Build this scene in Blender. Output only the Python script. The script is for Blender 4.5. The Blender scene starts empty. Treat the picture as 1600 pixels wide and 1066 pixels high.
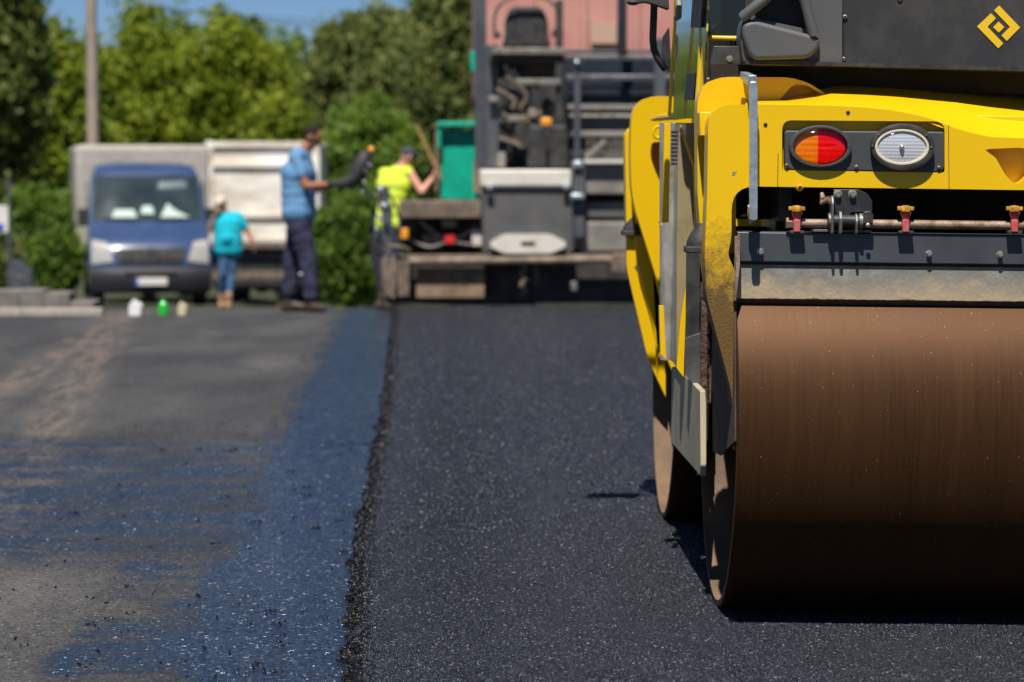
import bpy, bmesh, math, random
import numpy as np
from mathutils import Vector, Matrix, Quaternion
from mathutils.geometry import tessellate_polygon

random.seed(7)
rng = np.random.default_rng(11)
sc = bpy.context.scene
col = sc.collection
R = math.radians

# ------------------------------------------------------------------ camera
FPX = 4400.0            # focal length in pixels of the 1600 px wide photograph
CAM_H = 1.39
YAW, PITCH = R(1.262), R(3.488)
CAMM = Matrix.Rotation(-YAW, 4, 'Z') @ Matrix.Rotation(math.pi / 2 - PITCH, 4, 'X')
CAMP = Vector((0, 0, CAM_H))
cd = bpy.data.cameras.new('camera')
cam = bpy.data.objects.new('camera', cd)
col.objects.link(cam)
cam.matrix_world = Matrix.Translation(CAMP) @ CAMM
cd.sensor_width = 36.0
cd.lens = 36.0 * FPX / 1600.0
cd.clip_start = 0.1
cd.clip_end = 3000
cd.dof.use_dof = True
cd.dof.focus_distance = 8.75
cd.dof.aperture_fstop = 3.3
cd.dof.aperture_blades = 9
sc.camera = cam

# ------------------------------------------------------------------ light
SUN_EL, SUN_AZ = R(62), R(11)      # azimuth: from behind the camera, a little to its left
to_sun = Vector((-math.sin(SUN_AZ) * math.cos(SUN_EL), -math.cos(SUN_AZ) * math.cos(SUN_EL), math.sin(SUN_EL)))
sd = bpy.data.lights.new('sun', 'SUN')
sd.energy = 4.6
sd.angle = R(0.5)
sd.color = (1.0, 0.95, 0.87)
so = bpy.data.objects.new('sun', sd)
col.objects.link(so)
so.rotation_euler = to_sun.to_track_quat('Z', 'Y').to_euler()
so.location = (0, 0, 30)

w = bpy.data.worlds.new('World')
sc.world = w
w.use_nodes = True
nt = w.node_tree
nt.nodes.clear()
sky = nt.nodes.new('ShaderNodeTexSky')
sky.sky_type = 'NISHITA'
sky.sun_disc = False
sky.sun_elevation = SUN_EL
sky.sun_rotation = math.atan2(to_sun.x, to_sun.y)
sky.air_density = 0.55
sky.dust_density = 0.0
sky.ozone_density = 8.0
bg = nt.nodes.new('ShaderNodeBackground')
bg.inputs['Strength'].default_value = 0.052
wo = nt.nodes.new('ShaderNodeOutputWorld')
nt.links.new(sky.outputs[0], bg.inputs[0])
nt.links.new(bg.outputs[0], wo.inputs[0])

sc.render.engine = 'CYCLES'
sc.view_settings.view_transform = 'Standard'
sc.view_settings.look = 'None'
sc.view_settings.gamma = 1
sc.view_settings.exposure = 0.5
sc.cycles.use_denoising = True
sc.cycles.denoising_prefilter = 'ACCURATE'
sc.cycles.use_adaptive_sampling = False
sc.cycles.sample_clamp_direct = 10
sc.cycles.max_bounces = 6
sc.cycles.sample_clamp_indirect = 3

# ------------------------------------------------------------------ pixel -> place helpers
def ray(px, py):
    return (CAMM.to_3x3() @ Vector(((px - 800) / FPX, -(py - 533) / FPX, -1.0)))

def W(px, py, Y):
    d = ray(px, py)
    return CAMP + d * (Y / d.y)

def WX(px, py, X):
    d = ray(px, py)
    return CAMP + d * (X / d.x)

def ground_z(x, y):
    """the road: flat, falls a little to the right near the roller, drops away beyond a crest"""
    cf = -0.0122 * max(0.0, min(x, 6.0)) * max(0.0, min(1.0, (24 - y) / 8.0))
    t = max(0.0, y - 27.6)
    if y < 30:
        dr = -0.01 * t * t
    elif y < 66:
        dr = -0.01 * 2.4 * 2.4 - 0.0480 * (y - 30)
    else:
        dr = -0.0576 - 0.048 * 36 - 0.4 * (1 - math.exp(-(y - 66) / 8.0))
    return cf + dr

# ------------------------------------------------------------------ materials
MATS = {}
def mat(name, c, rough=0.5, metal=0.0, c2=None, scale=8.0, lo=0.4, hi=0.62, bump=0.0, bscale=None,
        bdist=0.005, spec=0.5, coat=0.0, stretch=None, rough2=None, detail=6, trans=0.0, ior=1.45, bdetail=6):
    m = bpy.data.materials.new(name)
    m.use_nodes = True
    n, l = m.node_tree.nodes, m.node_tree.links
    b = n['Principled BSDF']
    b.inputs['Base Color'].default_value = (*c, 1)
    b.inputs['Roughness'].default_value = rough
    b.inputs['Metallic'].default_value = metal
    b.inputs['Specular IOR Level'].default_value = spec
    b.inputs['Coat Weight'].default_value = coat
    b.inputs['Coat Roughness'].default_value = 0.08
    b.inputs['Transmission Weight'].default_value = trans
    b.inputs['IOR'].default_value = ior
    tc = n.new('ShaderNodeTexCoord')
    mp = n.new('ShaderNodeMapping')
    if stretch: mp.inputs['Scale'].default_value = stretch
    l.new(tc.outputs['Object'], mp.inputs[0])
    if c2 is not None:
        t = n.new('ShaderNodeTexNoise')
        t.inputs['Scale'].default_value = scale
        t.inputs['Detail'].default_value = detail
        t.inputs['Roughness'].default_value = 0.62
        l.new(mp.outputs[0], t.inputs['Vector'])
        mr = n.new('ShaderNodeMapRange')
        mr.inputs['From Min'].default_value = lo
        mr.inputs['From Max'].default_value = hi
        l.new(t.outputs['Fac'], mr.inputs['Value'])
        mx = n.new('ShaderNodeMix'); mx.data_type = 'RGBA'
        mx.inputs['A'].default_value = (*c, 1)
        mx.inputs['B'].default_value = (*c2, 1)
        l.new(mr.outputs[0], mx.inputs['Factor'])
        l.new(mx.outputs['Result'], b.inputs['Base Color'])
        if rough2 is not None:
            r2 = n.new('ShaderNodeMapRange')
            r2.inputs['To Min'].default_value = rough
            r2.inputs['To Max'].default_value = rough2
            l.new(mr.outputs[0], r2.inputs['Value'])
            l.new(r2.outputs[0], b.inputs['Roughness'])
    if bump:
        t2 = n.new('ShaderNodeTexNoise')
        t2.inputs['Scale'].default_value = bscale or scale * 3
        t2.inputs['Detail'].default_value = bdetail
        l.new(mp.outputs[0], t2.inputs['Vector'])
        bp = n.new('ShaderNodeBump')
        bp.inputs['Strength'].default_value = bump
        bp.inputs['Distance'].default_value = bdist
        l.new(t2.outputs['Fac'], bp.inputs['Height'])
        l.new(bp.outputs[0], b.inputs['Normal'])
    MATS[name] = m
    return m

M = MATS
mat('black_rubber', (0.02, 0.02, 0.021), 0.6, c2=(0.05, 0.048, 0.045), scale=14, bump=0.2, bscale=60)
mat('dark_metal', (0.035, 0.036, 0.04), 0.42, 0.3, c2=(0.075, 0.073, 0.07), scale=12)
mat('grey_metal', (0.17, 0.175, 0.185), 0.45, 0.5, c2=(0.10, 0.10, 0.10), scale=9)
mat('dull_steel', (0.30, 0.29, 0.27), 0.5, 0.5, c2=(0.17, 0.15, 0.12), scale=10)
mat('zinc', (0.62, 0.68, 0.72), 0.36, 0.75, c2=(0.46, 0.52, 0.56), scale=30, lo=0.45, hi=0.6)
mat('bolt_zinc', (0.70, 0.68, 0.60), 0.35, 0.8, c2=(0.35, 0.31, 0.24), scale=160)
mat('rusty_pipe', (0.33, 0.24, 0.17), 0.55, 0.2, c2=(0.16, 0.085, 0.05), scale=22, bump=0.3, bscale=120)
mat('red_plastic', (0.55, 0.06, 0.06), 0.42, c2=(0.45, 0.16, 0.14), scale=60)
mat('ochre_plastic', (0.75, 0.36, 0.02), 0.4, c2=(0.30, 0.14, 0.03), scale=60)
mat('white_paint', (0.72, 0.70, 0.66), 0.45, c2=(0.50, 0.45, 0.38), scale=3, lo=0.5, hi=0.75)
mat('green_paint', (0.0, 0.40, 0.26), 0.5, c2=(0.0, 0.30, 0.20), scale=4)
mat('skin', (0.50, 0.24, 0.15), 0.5)
mat('skin_tanned', (0.36, 0.15, 0.08), 0.5)
mat('skin_pink', (0.66, 0.32, 0.22), 0.5)
mat('hair', (0.012, 0.008, 0.006), 0.9, bump=0.5, bscale=180)
mat('leather', (0.05, 0.035, 0.025), 0.55)
mat('sandal_tan', (0.40, 0.24, 0.13), 0.6)
mat('wood', (0.50, 0.27, 0.12), 0.6, c2=(0.38, 0.19, 0.08), scale=12)
mat('glass_dark', (0.02, 0.028, 0.034), 0.05, spec=0.8)

# cloth
def cloth(name, c, c2, sc_=5, b=0.5):
    return mat(name, c, 0.85, c2=c2, scale=sc_, lo=0.35, hi=0.7, bump=b, bscale=9, bdist=0.03, spec=0.2, bdetail=3)
cloth('shirt_blue', (0.12, 0.26, 0.46), (0.16, 0.32, 0.52))
cloth('shirt_teal', (0.01, 0.42, 0.55), (0.02, 0.52, 0.64))
cloth('trousers_navy', (0.028, 0.030, 0.062), (0.055, 0.056, 0.095), 7, 0.8)
cloth('jeans', (0.035, 0.09, 0.19), (0.08, 0.17, 0.30), 4)
cloth('vest_yellow', (0.62, 0.80, 0.03), (0.70, 0.84, 0.12))
cloth('vest_band', (0.52, 0.54, 0.55), (0.42, 0.44, 0.45))
cloth('cap_dark', (0.05, 0.055, 0.07), (0.08, 0.085, 0.10))
cloth('hat_cream', (0.62, 0.52, 0.40), (0.70, 0.62, 0.50))
cloth('glove_black', (0.02, 0.021, 0.025), (0.035, 0.036, 0.04))
cloth('tarp', (0.44, 0.41, 0.37), (0.36, 0.33, 0.29), 1.5)

# ------------------------------------------------------------------ mesh helpers
class MB:
    def __init__(s): s.v, s.f = [], []
    def add(s, vs, fs):
        o = len(s.v)
        s.v += [tuple(p) for p in vs]
        s.f += [tuple(i + o for i in f) for f in fs]
        return s
    def box(s, x0, x1, y0, y1, z0, z1):
        vs = [(x, y, z) for x in (x0, x1) for y in (y0, y1) for z in (z0, z1)]
        return s.add(vs, [(0, 1, 3, 2), (4, 6, 7, 5), (0, 4, 5, 1), (2, 3, 7, 6), (0, 2, 6, 4), (1, 5, 7, 3)])
    def obox(s, c, size, rot):
        c = Vector(c); q = rot.to_3x3() if hasattr(rot, 'to_3x3') else rot
        vs = [c + q @ Vector((x * size[0] / 2, y * size[1] / 2, z * size[2] / 2)) for x in (-1, 1) for y in (-1, 1) for z in (-1, 1)]
        return s.add(vs, [(0, 1, 3, 2), (4, 6, 7, 5), (0, 4, 5, 1), (2, 3, 7, 6), (0, 2, 6, 4), (1, 5, 7, 3)])
    def prism(s, pts, a0, a1, axis='y', holes=None):
        def P(p, a):
            if axis == 'y': return (p[0], a, p[1])
            if axis == 'x': return (a, p[0], p[1])
            return (p[0], p[1], a)
        loops = [list(pts)] + [list(h) for h in (holes or [])]
        allp = [p for lp in loops for p in lp]
        n = len(allp)
        vs = [P(p, a0) for p in allp] + [P(p, a1) for p in allp]
        fs = []
        if not holes:
            fs += [tuple(range(n)), tuple(range(2 * n - 1, n - 1, -1))]
        else:
            tr = tessellate_polygon([[Vector((p[0], p[1], 0)) for p in lp] for lp in loops])
            fs += [tuple(t) for t in tr] + [tuple(i + n for i in reversed(t)) for t in tr]
        o = 0
        for lp in loops:
            k = len(lp)
            for i in range(k):
                j = (i + 1) % k
                fs.append((o + i, o + j, o + j + n, o + i + n))
            o += k
        return s.add(vs, fs)
    def tube(s, path, r, n=10, caps=True):
        path = [Vector(p) for p in path]
        rr = r if isinstance(r, (list, tuple)) else [r] * len(path)
        vs, up = [], None
        for i, p in enumerate(path):
            t = (path[min(i + 1, len(path) - 1)] - path[max(i - 1, 0)]).normalized()
            if up is None:
                up = t.orthogonal().normalized()
            up = (up - t * up.dot(t)).normalized()
            sd_ = t.cross(up)
            for k in range(n):
                a = 2 * math.pi * k / n
                vs.append(p + (up * math.cos(a) + sd_ * math.sin(a)) * rr[i])
        fs = []
        for i in range(len(path) - 1):
            for k in range(n):
                k2 = (k + 1) % n
                fs.append((i * n + k, i * n + k2, (i + 1) * n + k2, (i + 1) * n + k))
        if caps:
            fs += [tuple(range(n)), tuple(range((len(path) - 1) * n, len(path) * n))]
        return s.add(vs, fs)
    def lathe(s, prof, org, axis, n=48, closed=False):
        ax = Vector(axis).normalized(); u = ax.orthogonal().normalized(); v = ax.cross(u)
        org = Vector(org); vs, fs = [], []
        for (r, h) in prof:
            for k in range(n):
                a = 2 * math.pi * k / n
                vs.append(org + ax * h + (u * math.cos(a) + v * math.sin(a)) * max(r, 1e-5))
        m = len(prof)
        for i in range(m if closed else m - 1):
            i2 = (i + 1) % m
            for k in range(n):
                k2 = (k + 1) % n
                fs.append((i * n + k, i * n + k2, i2 * n + k2, i2 * n + k))
        if not closed:
            fs += [tuple(range(n)), tuple(range((m - 1) * n, m * n))]
        return s.add(vs, fs)
    def loft(s, rows, close=False):
        k = len(rows[0]); vs = [p for r in rows for p in r]; fs = []
        for i in range(len(rows) - 1):
            for j in range(k if close else k - 1):
                j2 = (j + 1) % k
                fs.append((i * k + j, i * k + j2, (i + 1) * k + j2, (i + 1) * k + j))
        if close:
            fs += [tuple(range(k)), tuple(range((len(rows) - 1) * k, len(rows) * k))]
        return s.add(vs, fs)
    def ball(s, c, r, nu=16, nv=10, rot=None):
        if not isinstance(r, (list, tuple)): r = (r, r, r)
        c = Vector(c); vs, fs = [], []
        for i in range(nv + 1):
            th = math.pi * i / nv
            for k in range(nu):
                a = 2 * math.pi * k / nu
                p = Vector((r[0] * math.sin(th) * math.cos(a), r[1] * math.sin(th) * math.sin(a), r[2] * math.cos(th)))
                if rot is not None: p = rot @ p
                vs.append(c + p)
        for i in range(nv):
            for k in range(nu):
                k2 = (k + 1) % nu
                fs.append((i * nu + k, i * nu + k2, (i + 1) * nu + k2, (i + 1) * nu + k))
        return s.add(vs, fs)
    def capsule(s, p0, p1, r0, r1=None, n=14):
        r1 = r0 if r1 is None else r1
        p0, p1 = Vector(p0), Vector(p1); d = (p1 - p0); L_ = d.length or 1e-6; d /= L_
        prof = []
        for i in range(5):
            a = math.pi / 2 * (1 - i / 4); prof.append((r0 * math.cos(a), -r0 * math.sin(a)))
        for i in range(5):
            a = math.pi / 2 * i / 4; prof.append((r1 * math.cos(a), L_ + r1 * math.sin(a)))
        return s.lathe(prof, p0, d, n)
    def xf(s, fn):
        m = MB(); m.v = [tuple(fn(Vector(p))) for p in s.v]; m.f = list(s.f); return m
    def merge(s, o): return s.add(o.v, o.f)
    def build(s, name, m, parent=None, bevel=0.0, seg=2, smooth=35, recalc=True, weld=False):
        me = bpy.data.meshes.new(name)
        me.from_pydata([tuple(p) for p in s.v], [], s.f)
        if recalc or weld:
            bm = bmesh.new(); bm.from_mesh(me)
            if weld: bmesh.ops.remove_doubles(bm, verts=bm.verts, dist=1e-5)
            bmesh.ops.recalc_face_normals(bm, faces=bm.faces)
            bm.to_mesh(me); bm.free()
        if smooth:
            me.shade_smooth(); me.set_sharp_from_angle(angle=R(smooth))
        mm = m if not isinstance(m, str) else M[m]
        me.materials.append(mm)
        o = bpy.data.objects.new(name, me)
        col.objects.link(o)
        if parent is not None: o.parent = parent
        if bevel:
            b = o.modifiers.new('bevel', 'BEVEL'); b.width = bevel; b.segments = seg
            b.limit_method = 'ANGLE'; b.angle_limit = R(40); b.harden_normals = False
        return o

def rnd(pts, rad, n=6):
    """round the corners of a 2D outline; rad is one radius or one per point"""
    out = []; k = len(pts)
    for i, p in enumerate(pts):
        r = rad[i] if isinstance(rad, (list, tuple)) else rad
        a, b, c = Vector(pts[i - 1]), Vector(p), Vector(pts[(i + 1) % k])
        if r <= 0: out.append(tuple(b)); continue
        u, v = (a - b), (c - b)
        r_ = min(r, u.length * 0.48, v.length * 0.48)
        s, e = b + u.normalized() * r_, b + v.normalized() * r_
        for j in range(n + 1):
            t = j / n
            out.append(tuple(s * (1 - t) ** 2 + b * 2 * t * (1 - t) + e * t * t))
    return out

def empty(name, loc=(0, 0, 0), rot=(0, 0, 0), label=None, cat=None, group=None):
    o = bpy.data.objects.new(name, None)
    col.objects.link(o)
    o.location = loc; o.rotation_euler = rot
    o.empty_display_size = 0.3
    return tag(o, label, cat, group)

def tag(o, label=None, cat=None, group=None, kind=None):
    if label: o['label'] = label
    if cat: o['category'] = cat
    if group: o['group'] = group
    if kind: o['kind'] = kind
    return o

# ================================================================== GROUND
def node_mat(name):
    m = bpy.data.materials.new(name); m.use_nodes = True
    MATS[name] = m
    return m, m.node_tree.nodes, m.node_tree.links, m.node_tree.nodes['Principled BSDF']

def N(n, t, **kw):
    x = n.new(t)
    for k, v in kw.items():
        if k in x.inputs: x.inputs[k].default_value = v
        else: setattr(x, k, v)
    return x

def facet_normal(n, l, co, scale, k):
    """aggregate: every stone is a small facet with its own tilt"""
    wn = N(n, 'ShaderNodeTexNoise', Scale=scale * 0.45, Detail=3.0); l.new(co, wn.inputs['Vector'])
    wa = n.new('ShaderNodeVectorMath'); wa.operation = 'MULTIPLY_ADD'
    l.new(wn.outputs['Color'], wa.inputs[0]); wa.inputs[1].default_value = (0.035, 0.035, 0.035); l.new(co, wa.inputs[2])
    vo = N(n, 'ShaderNodeTexVoronoi'); vo.inputs['Scale'].default_value = scale
    l.new(wa.outputs[0], vo.inputs['Vector'])
    sub = n.new('ShaderNodeVectorMath'); sub.operation = 'SUBTRACT'
    l.new(vo.outputs['Color'], sub.inputs[0]); sub.inputs[1].default_value = (0.5, 0.5, 0.5)
    scl = n.new('ShaderNodeVectorMath'); scl.operation = 'SCALE'; scl.inputs['Scale'].default_value = k
    l.new(sub.outputs[0], scl.inputs[0])
    geo = n.new('ShaderNodeNewGeometry')
    add = n.new('ShaderNodeVectorMath'); add.operation = 'ADD'
    l.new(geo.outputs['Normal'], add.inputs[0]); l.new(scl.outputs[0], add.inputs[1])
    nm = n.new('ShaderNodeVectorMath'); nm.operation = 'NORMALIZE'
    l.new(add.outputs[0], nm.inputs[0])
    return vo, nm

# fresh asphalt
m, n, l, b = node_mat('fresh_asphalt')
geo = n.new('ShaderNodeNewGeometry')
vo, nm = facet_normal(n, l, geo.outputs['Position'], 95, 2.4)
no = N(n, 'ShaderNodeTexNoise', Scale=1.6, Detail=6.0)
mpn = n.new('ShaderNodeMapping'); mpn.inputs['Scale'].default_value = (2.2, 0.16, 1)
l.new(geo.outputs['Position'], mpn.inputs[0]); l.new(mpn.outputs[0], no.inputs['Vector'])
cr = n.new('ShaderNodeValToRGB')
cr.color_ramp.elements[0].position = 0.0; cr.color_ramp.elements[0].color = (0.006, 0.0065, 0.008, 1)
cr.color_ramp.elements[1].position = 1.0; cr.color_ramp.elements[1].color = (0.062, 0.064, 0.072, 1)
l.new(vo.outputs['Color'], cr.inputs[0])
l.new(cr.outputs[0], b.inputs['Base Color'])
rr = N(n, 'ShaderNodeMapRange'); rr.inputs['To Min'].default_value = 0.15; rr.inputs['To Max'].default_value = 0.34
l.new(no.outputs['Fac'], rr.inputs['Value']); l.new(rr.outputs[0], b.inputs['Roughness'])
b.inputs['Specular IOR Level'].default_value = 0.55
dd = N(n, 'ShaderNodeBump', Strength=1.0, Distance=0.012)
l.new(vo.outputs['Distance'], dd.inputs['Height']); dd.invert = True
l.new(nm.outputs[0], dd.inputs['Normal']); l.new(dd.outputs[0], b.inputs['Normal'])

# loose crumbs of the mat
mat('crumb_asphalt', (0.005, 0.0052, 0.0065), 0.36, c2=(0.013, 0.0133, 0.016), scale=90, bump=0.4, bscale=300, spec=0.45)

# old road with sprayed bitumen tack coat
m, n, l, b = node_mat('old_road')
geo = n.new('ShaderNodeNewGeometry')
sep = n.new('ShaderNodeSeparateXYZ'); l.new(geo.outputs['Position'], sep.inputs[0])
def math_(op, a, b_=None, clamp=False):
    x = n.new('ShaderNodeMath'); x.operation = op; x.use_clamp = clamp
    for i, v in enumerate((a, b_)):
        if v is None: continue
        if isinstance(v, (int, float)): x.inputs[i].default_value = v
        else: l.new(v, x.inputs[i])
    return x.outputs[0]
def noise(scale, detail=5, st=(1, 1, 1), rough=0.55):
    mp = n.new('ShaderNodeMapping'); mp.inputs['Scale'].default_value = st
    l.new(geo.outputs['Position'], mp.inputs[0])
    t = N(n, 'ShaderNodeTexNoise', Scale=scale, Detail=detail, Roughness=rough)
    l.new(mp.outputs[0], t.inputs['Vector'])
    return t.outputs['Fac']
def ramp(v, a, b_, c=0.0, d=1.0):
    x = n.new('ShaderNodeMapRange'); x.inputs['From Min'].default_value = a; x.inputs['From Max'].default_value = b_
    x.inputs['To Min'].default_value = c; x.inputs['To Max'].default_value = d
    x.interpolation_type = 'SMOOTHSTEP'
    l.new(v, x.inputs['Value']); return x.outputs[0]
nD = noise(14, 5, (1, 0.12, 1), 0.7)
nA, nB, nC = noise(1.1, 6, (1, 0.35, 1)), noise(3.2, 6, (0.5, 1, 1)), noise(0.45, 4, (1, 0.5, 1))
xx, yy = sep.outputs['X'], sep.outputs['Y']
# strip sprayed along the seam; its left edge runs at about x = -0.85 + wobble
xs = math_('ADD', xx, math_('MULTIPLY', math_('SUBTRACT', nA, 0.5), 0.35))
xs = math_('ADD', xs, math_('MULTIPLY', yy, 0.010))
xs = math_('ADD', xs, math_('MULTIPLY', math_('SUBTRACT', nD, 0.5), 0.5))
xs = math_('ADD', xs, math_('MULTIPLY', math_('SUBTRACT', nB, 0.5), 0.35))
strip = ramp(xs, -0.92, -0.66)
# the wider spray in the foreground ends across the road near y = 15
ys = math_('ADD', yy, math_('MULTIPLY', math_('SUBTRACT', nB, 0.5), 1.6))
near = math_('SUBTRACT', 1.0, ramp(ys, 14.6, 15.8))
patch = ramp(math_('ADD', nC, math_('MULTIPLY', math_('SUBTRACT', nB, 0.5), 0.9)), 0.14, 0.54)
corner = ramp(math_('ADD', xx, math_('MULTIPLY', math_('SUBTRACT', nB, 0.5), 0.1)), -1.26, -1.12)
corner = math_('MAXIMUM', corner, ramp(yy, 9.9, 10.6))
wide = math_('MULTIPLY', math_('MULTIPLY', near, patch), corner)
mott = ramp(math_('ADD', math_('MULTIPLY', noise(11, 7, (0.45, 1, 1), 0.72), 0.6), math_('MULTIPLY', noise(2.3, 6, (0.5, 1.4, 1), 0.65), 0.4)), 0.40, 0.56)
wide = math_('MULTIPLY', wide, math_('ADD', 0.30, math_('MULTIPLY', mott, 0.62)))
farp = math_('MULTIPLY', ramp(noise(0.8, 6, (1, 0.15, 1), 0.65), 0.56, 0.72), 0.4)
tack = math_('MAXIMUM', math_('MAXIMUM', strip, wide), farp)
spk = ramp(noise(75, 4, (1, 0.6, 1), 0.7), 0.42, 0.56)
blot = ramp(noise(7, 5, (1, 0.5, 1), 0.7), 0.35, 0.6)
tackw = math_('MULTIPLY', tack, math_('ADD', 0.52, math_('ADD', math_('MULTIPLY', spk, 0.30), math_('MULTIPLY', blot, 0.18))))
vo, nm = facet_normal(n, l, geo.outputs['Position'], 110, 1.3)
c_old = n.new('ShaderNodeMix'); c_old.data_type = 'RGBA'
c_old.inputs['A'].default_value = (0.052, 0.049, 0.047, 1); c_old.inputs['B'].default_value = (0.098, 0.093, 0.087, 1)
l.new(ramp(math_('ADD', math_('MULTIPLY', nA, 0.6), math_('MULTIPLY', noise(40, 4), 0.4)), 0.38, 0.66), c_old.inputs['Factor'])
dust = n.new('ShaderNodeMix'); dust.data_type = 'RGBA'
l.new(c_old.outputs['Result'], dust.inputs['A']); dust.inputs['B'].default_value = (0.155, 0.142, 0.126, 1)
l.new(math_('MULTIPLY', ramp(noise(0.9, 5, (1, 0.3, 1), 0.65), 0.55, 0.72), 0.65), dust.inputs['Factor'])
trk = math_('ABSOLUTE', math_('ADD', math_('ADD', xx, 2.42), math_('MULTIPLY', yy, 0.028)))
trk2 = math_('ABSOLUTE', math_('ADD', math_('ADD', xx, 0.9), math_('MULTIPLY', yy, 0.085)))
trk = math_('MINIMUM', trk, trk2)
trk = math_('MULTIPLY', math_('SUBTRACT', 1.0, ramp(trk, 0.02, 0.30)), ramp(nD, 0.36, 0.66))
dust2 = n.new('ShaderNodeMix'); dust2.data_type = 'RGBA'
l.new(dust.outputs['Result'], dust2.inputs['A']); dust2.inputs['B'].default_value = (0.24, 0.19, 0.145, 1)
l.new(math_('MULTIPLY', trk, 0.6), dust2.inputs['Factor'])
dust = dust2
mixc = n.new('ShaderNodeMix'); mixc.data_type = 'RGBA'
l.new(tackw, mixc.inputs['Factor']); l.new(dust.outputs['Result'], mixc.inputs['A'])
mixc.inputs['B'].default_value = (0.003, 0.004, 0.007, 1)
glint_grit = n.new('ShaderNodeMix'); glint_grit.data_type = 'RGBA'  # pale specks painted in place of glints off the bitumen film
vg = N(n, 'ShaderNodeTexVoronoi', Scale=170.0); l.new(geo.outputs['Position'], vg.inputs['Vector'])
sg = n.new('ShaderNodeSeparateXYZ'); l.new(vg.outputs['Color'], sg.inputs[0])
l.new(ramp(sg.outputs[0], 0.988, 0.996), glint_grit.inputs['Factor'])
l.new(mixc.outputs['Result'], glint_grit.inputs['A']); glint_grit.inputs['B'].default_value = (0.34, 0.32, 0.30, 1)
l.new(glint_grit.outputs['Result'], b.inputs['Base Color'])
l.new(ramp(tackw, 0.0, 1.0, 0.75, 0.24), b.inputs['Roughness'])
l.new(ramp(tackw, 0.0, 1.0, 0.25, 1.0), b.inputs['Specular IOR Level'])
b.inputs['Specular Tint'].default_value = (0.38, 0.62, 1.0, 1)
b.inputs['Coat Tint'].default_value = (0.42, 0.68, 1.0, 1)  # blue of the reflected sky put into the tints; the film is black
l.new(ramp(tackw, 0.25, 0.95, 0.0, 1.0), b.inputs['Coat Weight'])
b.inputs['Coat Roughness'].default_value = 0.26
b.inputs['Coat IOR'].default_value = 2.2
bp = N(n, 'ShaderNodeBump', Strength=0.9, Distance=0.004)
l.new(noise(70, 4, (1, 1, 1), 0.7), bp.inputs['Height']); l.new(nm.outputs[0], bp.inputs['Normal'])
l.new(bp.outputs[0], b.inputs['Normal']); l.new(bp.outputs[0], b.inputs['Coat Normal'])

mat('earth', (0.05, 0.045, 0.03), 0.9, c2=(0.05, 0.07, 0.025), scale=1.2, bump=0.5, bscale=8)

# seam between the old road and the new mat, measured along the lane
SEAM_Y = [0, 7.64, 9.2, 10.45, 12.4, 14.0, 16.3, 19.5, 24.0, 29.0, 40, 70]
SEAM_X = [-0.22, -0.268, -0.315, -0.345, -0.352, -0.362, -0.378, -0.425, -0.49, -0.565, -0.72, -1.2]
def seam(y): return float(np.interp(y, SEAM_Y, SEAM_X))

ROAD_DROP = 0.048
def sheet(name, xs, ys, dz, m):
    mb = MB()
    rows = [[(x, y, ground_z(x, y) + dz) for x in xs] for y in ys]
    mb.loft(rows)
    return mb.build(name, m, smooth=60)
ys_g = [-60, -20, 0] + list(np.arange(4, 40, 1.0)) + list(np.arange(40, 100, 4.0)) + [120, 160, 240, 400, 900, 2000]
xs_g = [-1500, -400, -120, -60, -30, -15, -8, -4, -2, -1, 0, 1, 2, 3, 4, 6, 8, 15, 30, 60, 120, 400, 1500]
tag(sheet('ground', xs_g, ys_g, -ROAD_DROP - 0.03, 'earth'), kind='structure')
xs_r = [-6.2, -5, -4, -3, -2, -1, -0.3, 0, 1, 2, 3, 4, 5, 6, 8.5]
tag(sheet('old_road', xs_r, [-30, -10] + list(np.arange(2, 66, 1.0)), -ROAD_DROP, 'old_road'), kind='structure')
# the fresh mat ends at the paver
mb = MB()
rows = []
yy_ = list(np.arange(2.0, 7.0, 0.5)) + list(np.arange(7.0, 16.0, 0.02)) + list(np.arange(16.0, 30.4, 0.06))
wob = 0.0
for y in yy_:
    wob = wob * 0.9 + random.uniform(-1, 1) * 0.0045
    x0 = seam(y) + 0.035 + wob + 0.012 * math.sin(y * 2.7) + 0.008 * math.sin(y * 7.1)
    xr = [x0 - 0.03, x0 - 0.012, x0, x0 + 0.03, x0 + 0.12, 0.3, 1.0, 1.7, 2.5, 3.4, 4.6]
    zr = [-ROAD_DROP + 0.002, -0.022, -0.006, 0, 0, 0, 0, 0, 0, 0, 0]
    rows.append([(x, y, ground_z(x, y) + z) for x, z in zip(xr, zr)])
mb.loft(rows)
tag(mb.build('fresh_road', 'fresh_asphalt', smooth=70), kind='structure')

# ragged rim of loose mix along the seam, and crumbs strewn over the old road
OCT = np.array([(1, 0, 0), (-1, 0, 0), (0, 1, 0), (0, -1, 0), (0, 0, 1), (0, 0, -1)], float)
OF = [(0, 2, 4), (2, 1, 4), (1, 3, 4), (3, 0, 4), (2, 0, 5), (1, 2, 5), (3, 1, 5), (0, 3, 5)]
def pebbles(cs, rs):
    cs, rs = np.array(cs), np.array(rs)
    k = len(cs)
    base = OCT[None] * rng.uniform(0.65, 1.25, (k, 6, 1)) + rng.uniform(-0.25, 0.25, (k, 6, 3))
    q = rng.normal(size=(k, 3, 3)); q, _ = np.linalg.qr(q)
    v = np.einsum('kij,knj->kni', q, base) * rs[:, None, None] + cs[:, None, :]
    f = (np.array(OF)[None] + (np.arange(k) * 6)[:, None, None]).reshape(-1, 3)
    mb = MB(); mb.v = [tuple(p) for p in v.reshape(-1, 3)]; mb.f = [tuple(x) for x in f]
    return mb
edge_n = np.cumsum(rng.normal(size=2600)); edge_n = edge_n - np.convolve(edge_n, np.ones(41) / 41, 'same')
edge_n = np.clip(edge_n / np.std(edge_n), -2, 3)
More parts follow.
